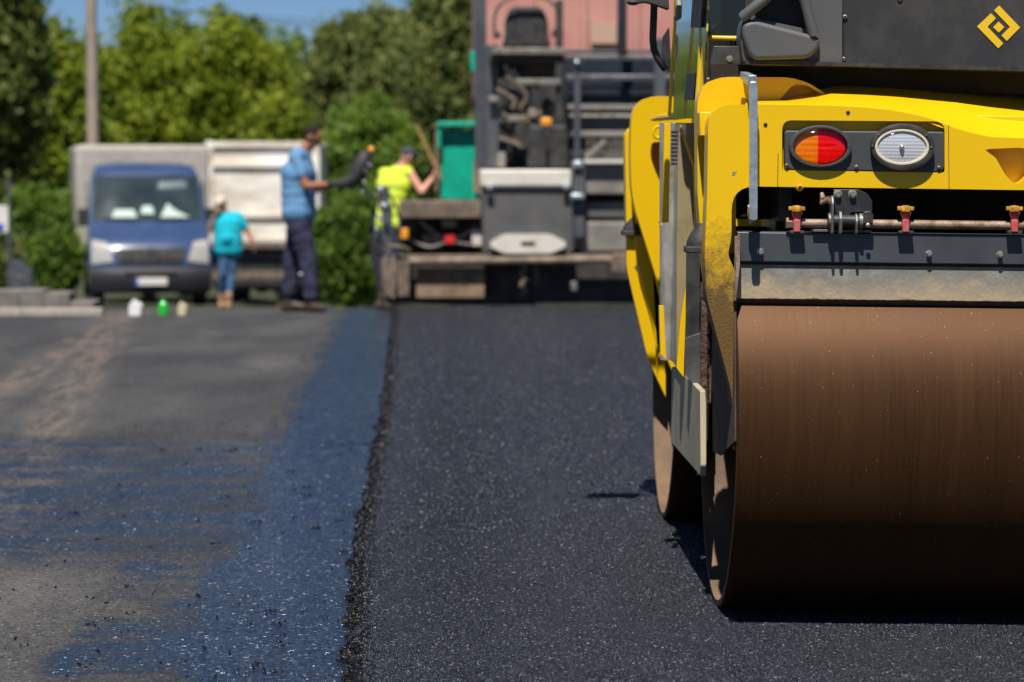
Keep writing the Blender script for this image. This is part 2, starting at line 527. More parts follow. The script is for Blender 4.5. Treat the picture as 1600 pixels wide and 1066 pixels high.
cs, rs = [], []
def rim(y0, y1, cnt, r0, r1, wdt):
    for _ in range(cnt):
        y = random.uniform(y0, y1)
        lump = 0.017 * float(np.interp(y, 6 + np.arange(2600) * 0.0095, edge_n)) + 0.006 * math.sin(y * 9.1)
        t = random.random() ** 1.1
        x = seam(y) - 0.012 + lump * (1 - t) + t * wdt
        z = -ROAD_DROP + 0.004 + (min(t * 2.2, 1.0)) * (ROAD_DROP - 0.003) * random.uniform(0.6, 1.0)
        r = random.uniform(r0, r1)
        cs.append((x, y, ground_z(x, y) + z)); rs.append(r)
rim(6.8, 10.5, 13000, 0.003, 0.0066, 0.06)
rim(10.5, 15, 10000, 0.004, 0.008, 0.06)
rim(15, 29.5, 9000, 0.006, 0.011, 0.07)
tag(pebbles(cs, rs).build('loose_mix', 'crumb_asphalt', smooth=0, recalc=False),
    'ragged rim of loose black asphalt mix along the seam', 'loose asphalt', kind='stuff')
# near the camera the stones of the fresh mat are modelled, each with its own facets
def stones(name, m, n_st, seed):
    g_ = np.random.default_rng(seed)
    y = 1.0 / (1 / 30.2 + (1 / 6.9 - 1 / 30.2) * g_.random(n_st))
    xl_ = np.interp(y, SEAM_Y, SEAM_X) + 0.03
    xr_ = np.minimum(0.21 * y + 0.1, 4.4)
    x = xl_ + (xr_ - xl_) * g_.random(n_st)
    r = g_.uniform(0.0022, 0.0052, n_st) * (1 + (g_.random(n_st) > 0.95) * 0.4) * np.clip(y / 9.5, 1, 2.0)
    z = np.array([ground_z(a_, b_) for a_, b_ in zip(x, y)]) + r * g_.uniform(-0.15, 0.15, n_st)
    base = OCT[None] * g_.uniform(0.7, 1.25, (n_st, 6, 1)) + g_.uniform(-0.3, 0.3, (n_st, 6, 3))
    q, _ = np.linalg.qr(g_.normal(size=(n_st, 3, 3)))
    v = np.einsum('kij,knj->kni', q, base) * r[:, None, None]
    v[:, :, 2] *= 0.62
    v += np.stack([x, y, z], 1)[:, None, :]
    f = (np.array(OF)[None] + (np.arange(n_st) * 6)[:, None, None]).reshape(-1)
    me = bpy.data.meshes.new(name); v = v.reshape(-1, 3)
    me.vertices.add(len(v)); me.vertices.foreach_set('co', v.astype('f').ravel())
    me.loops.add(len(f)); me.loops.foreach_set('vertex_index', f.astype('i'))
    me.polygons.add(len(f) // 3); me.polygons.foreach_set('loop_start', np.arange(0, len(f), 3, dtype='i'))
    me.polygons.foreach_set('loop_total', np.full(len(f) // 3, 3, dtype='i'))
    me.update(calc_edges=True); me.materials.append(M[m])
    o = bpy.data.objects.new(name, me); col.objects.link(o)
    return o
m, n, l, b = node_mat('mat_stone')
geo = n.new('ShaderNodeNewGeometry')
cr = n.new('ShaderNodeValToRGB'); e_ = cr.color_ramp.elements
e_[0].color = (0.004, 0.0045, 0.006, 1); e_[1].color = (0.20, 0.20, 0.22, 1)
e_[1].position = 1.0; k_ = e_.new(0.60); k_.color = (0.0055, 0.0062, 0.011, 1); k2_ = e_.new(0.955); k2_.color = (0.045, 0.048, 0.060, 1)  # palest stones: uncoated chips that also stand in for sun glints
l.new(geo.outputs['Random Per Island'], cr.inputs[0]); l.new(cr.outputs[0], b.inputs['Base Color'])
b.inputs['Roughness'].default_value = 0.27; b.inputs['Specular IOR Level'].default_value = 0.7
b.inputs['Specular Tint'].default_value = (0.72, 0.84, 1.0, 1)
tag(stones('fresh_road', 'mat_stone', 400000, 5), kind='structure')
cs, rs = [], []
for _ in range(210):
    y = 7.3 + 9 * random.random() ** 1.4
    x = seam(y) - 0.05 - abs(random.gauss(0, 0.75))
    if x < -2.2: continue
    for k in range(random.choice([1, 1, 2, 4, 9])):
        r = random.uniform(0.0025, 0.0065)
        cs.append((x + random.gauss(0, 0.012), y + random.gauss(0, 0.02), ground_z(x, y) - ROAD_DROP + r * 0.6)); rs.append(r)
tag(pebbles(cs, rs).build('asphalt_crumbs', 'crumb_asphalt', smooth=0, recalc=False),
    'small black asphalt crumbs strewn over the old road', 'asphalt crumbs', kind='stuff')

# ================================================================== ROLLER
def paint(name, c, dirt=(0.16, 0.10, 0.055), amount=(0.62, 0.80), rough=0.32, mud=False):
    m, n, l, b = node_mat(name)
    tc = n.new('ShaderNodeTexCoord')
    t = N(n, 'ShaderNodeTexNoise', Scale=7.0, Detail=8.0, Roughness=0.7)
    l.new(tc.outputs['Object'], t.inputs['Vector'])
    f = N(n, 'ShaderNodeMapRange'); f.inputs['From Min'].default_value = amount[0]; f.inputs['From Max'].default_value = amount[1]
    l.new(t.outputs['Fac'], f.inputs['Value'])
    fac = f.outputs[0]
    t2 = N(n, 'ShaderNodeTexNoise', Scale=2.2, Detail=3.0)
    l.new(tc.outputs['Object'], t2.inputs['Vector'])
    v = n.new('ShaderNodeMix'); v.data_type = 'RGBA'
    v.inputs['A'].default_value = (*[k * 0.93 for k in c], 1); v.inputs['B'].default_value = (*[min(1, k * 1.05) for k in c], 1)
    l.new(t2.outputs['Fac'], v.inputs['Factor'])
    src = v.outputs['Result']
    bump_src = None
    if mud:       # caked clay on the lower part of the legs
        sp = n.new('ShaderNodeSeparateXYZ'); l.new(tc.outputs['Object'], sp.inputs[0])
        t3 = N(n, 'ShaderNodeTexNoise', Scale=24.0, Detail=6.0, Roughness=0.7)
        l.new(tc.outputs['Object'], t3.inputs['Vector'])
        h = n.new('ShaderNodeMath'); h.operation = 'MULTIPLY_ADD'
        l.new(t3.outputs['Fac'], h.inputs[0]); h.inputs[1].default_value = 0.5; l.new(sp.outputs['Z'], h.inputs[2])
        mz = N(n, 'ShaderNodeMapRange'); mz.inputs['From Min'].default_value = 1.52; mz.inputs['From Max'].default_value = 1.26
        l.new(h.outputs[0], mz.inputs['Value'])
        mudc = n.new('ShaderNodeMix'); mudc.data_type = 'RGBA'
        l.new(mz.outputs[0], mudc.inputs['Factor']); l.new(src, mudc.inputs['A'])
        mudc.inputs['B'].default_value = (0.125, 0.068, 0.014, 1)
        src = mudc.outputs['Result']
        t4 = N(n, 'ShaderNodeTexNoise', Scale=130.0, Detail=5.0)
        l.new(tc.outputs['Object'], t4.inputs['Vector'])
        ms = N(n, 'ShaderNodeMath'); ms.operation = 'MULTIPLY'; l.new(mz.outputs[0], ms.inputs[0]); l.new(t4.outputs['Fac'], ms.inputs[1])
        bp = N(n, 'ShaderNodeBump', Strength=0.8, Distance=0.003)
        l.new(ms.outputs[0], bp.inputs['Height']); l.new(bp.outputs[0], b.inputs['Normal'])
        rr = N(n, 'ShaderNodeMapRange'); rr.inputs['To Min'].default_value = rough; rr.inputs['To Max'].default_value = 0.8
        l.new(mz.outputs[0], rr.inputs['Value']); l.new(rr.outputs[0], b.inputs['Roughness'])
    else:
        tb = N(n, 'ShaderNodeTexNoise', Scale=90.0, Detail=2.0); l.new(tc.outputs['Object'], tb.inputs['Vector'])
        bp = N(n, 'ShaderNodeBump', Strength=0.06, Distance=0.002); l.new(tb.outputs['Fac'], bp.inputs['Height'])
        l.new(bp.outputs[0], b.inputs['Normal'])
        rr = N(n, 'ShaderNodeMapRange'); rr.inputs['To Min'].default_value = rough; rr.inputs['To Max'].default_value = 0.6
        l.new(fac, rr.inputs['Value']); l.new(rr.outputs[0], b.inputs['Roughness'])
    d = n.new('ShaderNodeMix'); d.data_type = 'RGBA'
    l.new(fac, d.inputs['Factor']); l.new(src, d.inputs['A']); d.inputs['B'].default_value = (*dirt, 1)
    l.new(d.outputs['Result'], b.inputs['Base Color'])
    return m
paint('yellow_paint', (0.78, 0.48, 0.003), dirt=(0.45, 0.26, 0.03), amount=(0.64, 0.82))
paint('yellow_muddy', (0.78, 0.48, 0.003), mud=True, amount=(0.66, 0.85))
paint('hood_plastic', (0.030, 0.030, 0.031), dirt=(0.055, 0.052, 0.047), amount=(0.45, 0.75), rough=0.5)
paint('moulded_plastic', (0.085, 0.088, 0.092), dirt=(0.11, 0.105, 0.10), amount=(0.5, 0.75), rough=0.55)
paint('cluster_plastic', (0.05, 0.052, 0.056), dirt=(0.085, 0.08, 0.07), amount=(0.5, 0.75), rough=0.55)
paint('panel_olive', (0.30, 0.24, 0.13), dirt=(0.20, 0.165, 0.10), amount=(0.45, 0.7), rough=0.3)
mat('scraper_steel', (0.085, 0.095, 0.105), 0.38, 0.35, c2=(0.055, 0.062, 0.07), scale=6, lo=0.4, hi=0.65, rough2=0.5, stretch=(1, 1, 0.5))
mat('step_steel', (0.66, 0.63, 0.57), 0.3, 0.6, c2=(0.34, 0.29, 0.22), scale=9, stretch=(1, 2, 0.6), bump=0.05, bscale=5)
mat('mud', (0.13, 0.075, 0.05), 0.9, c2=(0.07, 0.04, 0.028), scale=30, bump=1.0, bscale=70, bdist=0.01)
mat('apron_paint', (0.42, 0.37, 0.26), 0.75, spec=0.15, c2=(0.34, 0.30, 0.21), scale=4)
mat('mud_dark', (0.050, 0.030, 0.020), 0.9, c2=(0.085, 0.052, 0.032), scale=7, bump=0.3, bscale=60)
mat('logo_yellow', (0.80, 0.50, 0.02), 0.4)
mat('cream_rubber', (0.66, 0.58, 0.42), 0.5)
mat('cavity_black', (0.012, 0.011, 0.010), 0.8, c2=(0.03, 0.02, 0.012), scale=8)

ZB2 = 1.003
# rubber scraper blade: grey rubber with sandy dust towards its lower edge and a wet dark lip
m, n, l, b = node_mat('scraper_rubber')
tc = n.new('ShaderNodeTexCoord'); sp = n.new('ShaderNodeSeparateXYZ'); l.new(tc.outputs['Object'], sp.inputs[0])
t1 = N(n, 'ShaderNodeTexNoise', Scale=11.0, Detail=7.0, Roughness=0.65); l.new(tc.outputs['Object'], t1.inputs['Vector'])
t2 = N(n, 'ShaderNodeTexNoise', Scale=3.0, Detail=5.0); l.new(tc.outputs['Object'], t2.inputs['Vector'])
def mth(op, a, b_):
    x = n.new('ShaderNodeMath'); x.operation = op
    for i, v in enumerate((a, b_)):
        if isinstance(v, (int, float)): x.inputs[i].default_value = v
        else: l.new(v, x.inputs[i])
    return x.outputs[0]
def rmp(v, a, b_, c=0.0, d=1.0):
    x = n.new('ShaderNodeMapRange'); x.inputs['From Min'].default_value = a; x.inputs['From Max'].default_value = b_
    x.inputs['To Min'].default_value = c; x.inputs['To Max'].default_value = d; l.new(v, x.inputs['Value']); return x.outputs[0]
hz = mth('ADD', sp.outputs['Z'], mth('MULTIPLY', mth('SUBTRACT', t1.outputs['Fac'], 0.5), 0.22))
hz = mth('ADD', hz, mth('MULTIPLY', mth('SUBTRACT', t2.outputs['Fac'], 0.5), 0.10))
dustf = rmp(hz, ZB2 + 0.075, ZB2 + 0.018)
c0 = n.new('ShaderNodeMix'); c0.data_type = 'RGBA'; l.new(rmp(t1.outputs['Fac'], 0.35, 0.65), c0.inputs['Factor'])
c0.inputs['A'].default_value = (0.15, 0.148, 0.14, 1); c0.inputs['B'].default_value = (0.30, 0.28, 0.235, 1)
c1 = n.new('ShaderNodeMix'); c1.data_type = 'RGBA'; l.new(mth('MULTIPLY', dustf, 0.8), c1.inputs['Factor'])
l.new(c0.outputs['Result'], c1.inputs['A']); c1.inputs['B'].default_value = (0.55, 0.42, 0.26, 1)
lip = rmp(mth('ADD', sp.outputs['Z'], mth('MULTIPLY', mth('SUBTRACT', t1.outputs['Fac'], 0.5), 0.03)), ZB2 + 0.010, ZB2 + 0.006)
c2_ = n.new('ShaderNodeMix'); c2_.data_type = 'RGBA'; l.new(lip, c2_.inputs['Factor'])
l.new(c1.outputs['Result'], c2_.inputs['A']); c2_.inputs['B'].default_value = (0.085, 0.055, 0.042, 1)
l.new(c2_.outputs['Result'], b.inputs['Base Color']); b.inputs['Roughness'].default_value = 0.62
bp = N(n, 'ShaderNodeBump', Strength=0.4, Distance=0.003)
t5 = N(n, 'ShaderNodeTexNoise', Scale=70.0, Detail=5.0); l.new(tc.outputs['Object'], t5.inputs['Vector'])
l.new(t5.outputs['Fac'], bp.inputs['Height']); l.new(bp.outputs[0], b.inputs['Normal'])

# drum steel: brown film of rust, fine scratches running round the drum, tiny grit
m, n, l, b = node_mat('drum_steel')
tc = n.new('ShaderNodeTexCoord')
mp = n.new('ShaderNodeMapping'); mp.inputs['Scale'].default_value = (1, 0.012, 0.012); l.new(tc.outputs['Object'], mp.inputs[0])
t1 = N(n, 'ShaderNodeTexNoise', Scale=210.0, Detail=5.0, Roughness=0.7); l.new(mp.outputs[0], t1.inputs['Vector'])
mp2 = n.new('ShaderNodeMapping'); mp2.inputs['Scale'].default_value = (1, 0.12, 0.12); l.new(tc.outputs['Object'], mp2.inputs[0])
t2 = N(n, 'ShaderNodeTexNoise', Scale=9.0, Detail=8.0, Roughness=0.65); l.new(mp2.outputs[0], t2.inputs['Vector'])
t3 = N(n, 'ShaderNodeTexNoise', Scale=170.0, Detail=2.0); l.new(tc.outputs['Object'], t3.inputs['Vector'])
s_ = mth('ADD', mth('MULTIPLY', t1.outputs['Fac'], 0.5), mth('MULTIPLY', t2.outputs['Fac'], 0.5))
cr = n.new('ShaderNodeValToRGB')
cr.color_ramp.elements[0].position = 0.22; cr.color_ramp.elements[0].color = (0.044, 0.018, 0.006, 1)
cr.color_ramp.elements[1].position = 0.78; cr.color_ramp.elements[1].color = (0.088, 0.040, 0.0145, 1)
l.new(s_, cr.inputs[0])
gm = n.new('ShaderNodeMix'); gm.data_type = 'RGBA'; l.new(rmp(t3.outputs['Fac'], 0.74, 0.80), gm.inputs['Factor'])
l.new(cr.outputs[0], gm.inputs['A']); gm.inputs['B'].default_value = (0.55, 0.45, 0.36, 1)
l.new(gm.outputs['Result'], b.inputs['Base Color'])
b.inputs['Metallic'].default_value = 0.55
l.new(rmp(s_, 0.3, 0.7, 0.44, 0.58), b.inputs['Roughness'])
b.inputs['Specular IOR Level'].default_value = 0.3
bp = N(n, 'ShaderNodeBump', Strength=0.12, Distance=0.001); l.new(t1.outputs['Fac'], bp.inputs['Height'])
l.new(bp.outputs[0], b.inputs['Normal'])

mat('drum_inside', (0.12, 0.078, 0.05), 0.8, c2=(0.20, 0.12, 0.065), scale=6, bump=0.3, bscale=60)

def lens_mat(name, c, rough=0.12, metal=0.0, cell=150, strength=0.3):
    m, n, l, b = node_mat(name)
    tc = n.new('ShaderNodeTexCoord'); mp = n.new('ShaderNodeMapping'); l.new(tc.outputs['Object'], mp.inputs[0])
    hs = []
    for d in ('X', 'Z'):
        wv = n.new('ShaderNodeTexWave'); wv.bands_direction = d; wv.inputs['Scale'].default_value = cell / 6.28 * (1.0 if d == 'X' else 0.75)
        l.new(mp.outputs[0], wv.inputs['Vector']); hs.append(wv.outputs['Fac'])
    a = n.new('ShaderNodeMath'); a.operation = 'ADD'; l.new(hs[0], a.inputs[0]); l.new(hs[1], a.inputs[1])
    bp = N(n, 'ShaderNodeBump', Strength=strength, Distance=0.002); l.new(a.outputs[0], bp.inputs['Height'])
    l.new(bp.outputs[0], b.inputs['Normal'])
    b.inputs['Base Color'].default_value = (*c, 1); b.inputs['Roughness'].default_value = rough
    b.inputs['Metallic'].default_value = metal
    b.inputs['Coat Weight'].default_value = 1.0; b.inputs['Coat Roughness'].default_value = 0.04
    return m
lens_mat('amber_reflector', (1.0, 0.48, 0.04), 0.3, 0.15)
lens_mat('red_reflector', (0.95, 0.03, 0.02), 0.3, 0.15)
lens_mat('clear_reflector', (0.70, 0.71, 0.73), 0.3, 0.25, cell=260, strength=0.28)
for nm_, c_ in (('amber_glass', (1.0, 0.66, 0.14)), ('red_glass', (1.0, 0.10, 0.08)), ('clear_glass', (0.96, 0.97, 0.98))):
    m, n, l, b = node_mat(nm_)            # thin moulded lens: tinted clear sheet with a glossy face
    tr_ = n.new('ShaderNodeBsdfTransparent'); tr_.inputs['Color'].default_value = (*c_, 1)
    gs = n.new('ShaderNodeBsdfGlossy'); gs.inputs['Roughness'].default_value = 0.06
    ms_ = n.new('ShaderNodeMixShader'); ms_.inputs[0].default_value = 0.07; l.new(tr_.outputs[0], ms_.inputs[1]); l.new(gs.outputs[0], ms_.inputs[2])
    out_ = [x for x in n if x.type == 'OUTPUT_MATERIAL'][0]; l.new(ms_.outputs[0], out_.inputs['Surface']); n.remove(b)

RX, RY = 1.693, 10.15
RT = Matrix.Translation((RX, RY, ground_z(RX, RY))) @ Matrix.Rotation(R(0.70), 4, 'Y')
RTI = RT.inverted()
def L(px, py, Y):                       # a place on the roller at distance Y
    return RTI @ W(px, py, Y)
def L2(px, py, Y):
    p = L(px, py, Y); return (p.x, p.z)
def S2(px, py, X):                      # a place on a side panel lying at world X
    p = RTI @ WX(px, py, X); return (p.y, p.z)
def px_outline(pts, Y, rad=0.0, s=None):
    k = s or FPX / Y
    return rnd([L2(p[0], p[1], Y) for p in pts], [r / k for r in rad] if isinstance(rad, (list, tuple)) else rad / k)
def yl(Y): return Y - RY

roller = empty('road_roller', label='yellow tandem road roller with two brown steel drums standing on the fresh asphalt', cat='road roller')
roller.matrix_world = RT

# --- drums
DR, DW, DZ = 0.61, 0.84, 0.61
def drum(cy):
    mb = MB()
    e = 0.004
    prof = [(DR - e, -DW), (DR, -DW + e), (DR, DW - e), (DR - e, DW), (DR - 0.020, DW), (DR - 0.022, DW - 0.30),
            (DR - 0.022, -DW + 0.30), (DR - 0.020, -DW)]
    mb.lathe(prof, (0, cy, DZ), (1, 0, 0), 160, closed=True)
    d = mb.build('drum', 'drum_steel', roller, smooth=30)
    d.data.materials.append(M['drum_inside'])
    for p in d.data.polygons:
        c = p.center
        if math.hypot(c.y - cy, c.z - DZ) < DR - 0.012 and abs(c.x) < DW - 0.0005:
            p.material_index = 1
    for s in (-1, 1):
        MB().lathe([(DR - 0.024, s * (DW - 0.34)), (DR - 0.024, s * (DW - 0.32)), (0.26, s * (DW - 0.32)), (0.22, s * (DW - 0.36)), (0.0, s * (DW - 0.36)), (0.0, s * (DW - 0.38))],
                   (0, cy, DZ), (1, 0, 0), 64).build('drum_web', 'drum_inside', d, smooth=30)
        hub = MB().lathe([(0.19, 0), (0.19, 0.10), (0.15, 0.15), (0.0, 0.15)], (s * (DW - 0.36), cy, DZ), (s, 0, 0), 32)
        for k in range(8):
            a = k * math.pi / 4
            hub.lathe([(0.014, 0), (0.014, 0.02)], (s * (DW - 0.25), cy + 0.165 * math.cos(a), DZ + 0.165 * math.sin(a)), (s, 0, 0), 6)
        hub.build('hub', 'dark_metal', d, smooth=30)
    return d
drum(-1.15); drum(1.15)

# --- yokes: crossbeam with two legs, built for the near end and mirrored to the far end
YB = 8.48
CX = 1590                                # pixel column of the roller's middle on the beam's face
left = [(1172, 163), (1300, 166), (1352, 168), (1400, 173), (1450, 184), (1500, 203), (1545, 214), (CX, 217)]
# outline of the left half, then its mirror image
def mirror_close(ptsL):                  # ptsL from the middle top, round the left, to the middle bottom
    a = [p for p in ptsL]
    return a + [(-p[0], p[1]) for p in reversed(a)]
cxl = L2(CX, 217, YB)[0]
def PL(pts, Y, rad):
    if not isinstance(rad, (list, tuple)): rad = [rad] * len(pts)
    return rnd([L2(*p, Y) for p in pts], [r * Y / FPX for r in rad])
seq = [(1545, 214), (1500, 203), (1450, 184), (1400, 173), (1352, 168), (1300, 165), (1180, 163), (1107, 165), (1105, 300), (1101, 400), (1104, 464),
       (1143, 612), (1149, 705), (1151, 640), (1151, 470), (1147, 420), (1137, 398), (1143, 372), (1143, 291), (1590, 297)]
rad_ = [12, 12, 12, 12, 12, 10, 10, 46, 10, 10, 12, 20, 0, 0, 4, 6, 8, 8, 52, 0]
outl = PL([(CX, 216)] + seq, YB, [0] + rad_)
def sym(o2, x_mid):
    o2 = [p for p in o2]
    right = [(2 * x_mid - p[0], p[1]) for p in reversed(o2) if abs(p[0] - x_mid) > 1e-4]
    return o2 + right
outl = [(cxl, outl[0][1])] + outl[1:-1] + [(cxl, outl[-1][1])]
outl = sym(outl, cxl)
rec = PL([(1222, 188), (1476, 190), (1476, 270), (1222, 266)], YB, [16, 16, 4, 4])     # recess of the lights
notch = PL([(1540, 230), (1700, 231), (1700, 287), (1582, 287)], YB, [10, 0, 0, 14])
nx = notch; xm = cxl
notch = PL([(1538, 232), (CX, 230), (CX, 287), (1585, 287)], YB, [4, 0, 0, 16])
notch = sym([p for p in notch if p[0] < xm + 1e-4][0:], xm) if False else None
nl = [L2(*p, YB) for p in [(CX, 231), (1545, 233), (1540, 235), (1556, 247), (1570, 272), (1580, 283), (1586, 286), (CX, 287)]]
nl[0] = (xm, nl[0][1]); nl[-1] = (xm, nl[-1][1])
notch = sym(nl, xm)
face = MB().prism(outl, yl(YB), yl(YB) + 0.12, holes=[rec, notch])
face.build('rear_beam', 'yellow_muddy', roller, bevel=0.007, seg=3, smooth=30)
# scoop behind the notch
MB().prism([(p[0], p[1]) for p in notch], yl(YB) + 0.06, yl(YB) + 0.13).build('towing_recess', 'yellow_paint', roller)
# upper deck of the beam, rising towards the hood and running back below it
def row(pts, Y): return [L(px, py, Y) for px, py in pts]
deckx = [1165, 1230, 1275, 1300, 1352, 1400, 1450, 1500, 1545, 1600, 1690]
f_y = [164, 165, 166, 167, 169.5, 174.5, 185.5, 204.5, 215.5, 218, 218]
b_y = [158, 157, 151, 145, 147, 150, 155, 160, 167, 174, 176]
c_y = [156, 150, 128, 118, 116, 118, 122, 128, 134, 138, 140]
deck = MB()
rows = [row(zip(deckx, [v + 6 for v in f_y]), 8.483), row(zip(deckx, f_y), 8.49), row(zip(deckx, [v - 3 for v in f_y]), 8.51),
        row(zip(deckx, [(a * 0.45 + b_ * 0.55) for a, b_ in zip(f_y, b_y)]), 8.58),
        row(zip(deckx, b_y), 8.69), row(zip(deckx, c_y), 9.0), row(zip(deckx, [v - 14 for v in c_y]), 9.4), ]
deck.loft(rows)
deck.build('deck', 'yellow_paint', roller, smooth=50)
# light second plate behind, with its scooped pocket
YP = 8.70
pl2 = [(1090, 118), (1200, 120), (1232, 121), (1262, 130), (1290, 148), (1290, 200), (1150, 205), (1150, 330), (1118, 420), (1150, 640), (1120, 560), (1104, 470), (1092, 330), (1090, 180)]
pl2 = [(1089, 120), (1235, 121), (1262, 129), (1293, 148), (1293, 180), (1150, 182), (1150, 420), (1148, 660), (1140, 600), (1108, 480), (1097, 400), (1090, 300)]
o2 = PL(pl2, YP, [52, 30, 10, 6, 0, 6, 0, 0, 6, 20, 10, 10])
pocket = PL([(1217, 158), (1240, 131), (1262, 134), (1284, 147), (1284, 158)], YP, [2, 14, 6, 6, 2])
yoke_plate = MB().prism(o2, yl(YP), yl(YP) + 0.11, holes=[pocket])
yoke_plate.build('yoke_plate', 'yellow_paint', roller, bevel=0.006, seg=3, smooth=30)
pk = MB()
pk.prism(PL([(1216, 158), (1240, 130), (1262, 133), (1285, 147), (1285, 158)], YP, [2, 14, 6, 6, 2]), yl(YP) + 0.07, yl(YP) + 0.115)
pk.build('pocket_floor', 'yellow_paint', roller)
# underside deck behind the beam (ties the two plates together)
MB().box(-0.95, 0.95, yl(8.60), yl(8.69), 1.50, 1.575).build('beam_web', 'yellow_paint', roller, bevel=0.004)
MB().box(-0.86, 0.86, yl(8.86), yl(9.2), 1.245, 1.52).build('yoke_crossmember', 'cavity_black', roller, bevel=0.01)  # enlarged as a black back wall; the cavity's shade is in its colour
# arms that carry the plates down to the hubs
for sx in (-1, 1):
    for sy in (-1, 1):
        q = MB()
        q.prism([(sy * -0.07 + -1.15 * 1, 0.50), (-1.15 + 0.16, 0.62), (-1.15 + 0.10, 1.25), (-1.15 + 0.2, 1.5), (-1.15 - 0.34, 1.5), (-1.15 - 0.40, 1.24), (-1.15 - 0.30, 1.24), (-1.15 - 0.25, 0.85), (-1.15 - 0.16, 0.55)],
                sx * 0.66, sx * 0.70, axis='x')
        if sy == 1: q = q.xf(lambda p: Vector((p.x, -p.y, p.z)))
        q.build('yoke_arm', 'dark_metal', roller, bevel=0.006)  # dark instead of yellow: shade of the cavity put into the colour

# far yoke: mirror image
mirr = lambda p: Vector((p.x, -p.y, p.z))
MB().prism(outl, -yl(YB) - 0.12, -yl(YB)).build('front_beam', 'yellow_paint', roller, bevel=0.007, seg=3, smooth=30)
far2 = [(987, 150), (1170, 152), (1170, 205), (1130, 210), (1080, 300), (1060, 420), (1060, 600), (1042, 560), (1032, 455), (987, 310), (985, 240)]
YF = 11.55
o3 = PL(far2, YF, [46, 0, 0, 6, 20, 10, 0, 8, 30, 30, 10])
slot = PL([(1018, 222), (1034, 222), (1040, 300), (1034, 290), (1024, 268), (1016, 245)], YF, [7, 7, 2, 6, 8, 8])
MB().prism(o3, yl(YF), yl(YF) + 0.11, holes=[slot]).build('front_yoke_plate', 'yellow_paint', roller, bevel=0.006, seg=3, smooth=30)
# diagonal web with openings at the far leg
YG = 11.72
wb = PL([(979, 372), (992, 372), (1040, 470), (1040, 620), (1012, 560), (979, 418)], YG, [8, 8, 0, 0, 10, 10])
h1 = PL([(990, 418), (1000, 410), (1016, 452)], YG, [3, 3, 3])
MB().prism(wb, yl(YG), yl(YG) + 0.05, holes=[h1]).build('front_leg_web', 'yellow_paint', roller, bevel=0.004)

# rubber buffers, one on each left leg
def buffer(px0, px1, py0, py1, Y):
    a, b_ = L(px1, (py0 + py1) / 2, Y), L(px0, py1, Y)
    k = Y / FPX
    x1 = a.x; hw = (px1 - px0) * k; zt, zb = L(px1, py0, Y).z, L(px1, py1, Y).z
    mb = MB(); rows = []
    for i in range(9):
        t = i / 8; ww = hw * (0.35 + 0.65 * math.sin(min(1, t * 1.15) * math.pi / 2)); z = zt + (zb - zt) * t
        rows.append([Vector((x1 - ww * math.sin(math.pi * j / 10), a.y - ww * 0.8 * math.cos(math.pi * j / 10), z)) for j in range(11)])
    mb.loft(rows, close=True)
    mb.prism([(x1 - hw - 0.004, zb - 0.008), (x1, zb - 0.008), (x1, zb + 0.012), (x1 - hw - 0.004, zb + 0.012)], a.y - hw * 0.8, a.y + hw * 0.8)
    return mb.build('rubber_buffer', 'black_rubber', roller, bevel=0.003, smooth=45)
buffer(1072, 1100, 349, 391, 8.66)
buffer(973, 1003, 334, 365, 11.75)

# --- side of the middle frame
XS = 0.80
def side(pts, X, th, name, m, rad=0.0, bevel=0.004):
    o = rnd([S2(px, py, X) for px, py in pts], rad) if rad else [S2(px, py, X) for px, py in pts]
    lx = X - RX
    return MB().prism(o, lx, lx + th, axis='x').build(name, m, roller, bevel=bevel, smooth=30)
side([(1027, 192), (1062, 192), (1062, 590), (1047, 566), (1029, 553)], XS, 0.05, 'side_panel', 'step_steel')
MB().prism(PL([(1038, 193), (1048, 193), (1045, 348), (1035, 348)], 9.96, 0.5), yl(9.96), yl(10.0)).build('yellow_stripe', 'yellow_paint', roller, bevel=0.002)
MB().prism(PL([(1030, 478), (1037, 478), (1041, 562), (1032, 553)], 9.96, 0.5), yl(9.96), yl(10.0)).build('yellow_stripe', 'yellow_paint', roller, bevel=0.002)
MB().tube([L(1046, 192, 10.32), L(1047, 562, 10.32)], 0.037, 28).build('corner_post', 'step_steel', roller)
MB().prism(PL([(976, 210), (983, 200), (992, 198), (992, 374), (979, 374)], 11.74, [6, 4, 0, 0, 2]), yl(11.74), yl(11.86)).build('front_leg_edge', 'yellow_paint', roller, bevel=0.004)
MB().obox(L(1041, 349, 10.35), (0.05, 0.10, 0.012), Matrix.Rotation(R(6), 3, 'X')).build('step_lug', 'yellow_paint', roller, bevel=0.003)
# dark louvre above the panel
lv = MB()
for k in range(9):
    p = L(1056, 206 + k * 6.2, 9.98); lv.box(p.x - 0.012, p.x + 0.004, p.y - 0.05, p.y + 0.07, p.z - 0.006, p.z + 0.004)
lv.build('side_louvre', 'dark_metal', roller, bevel=0.001)
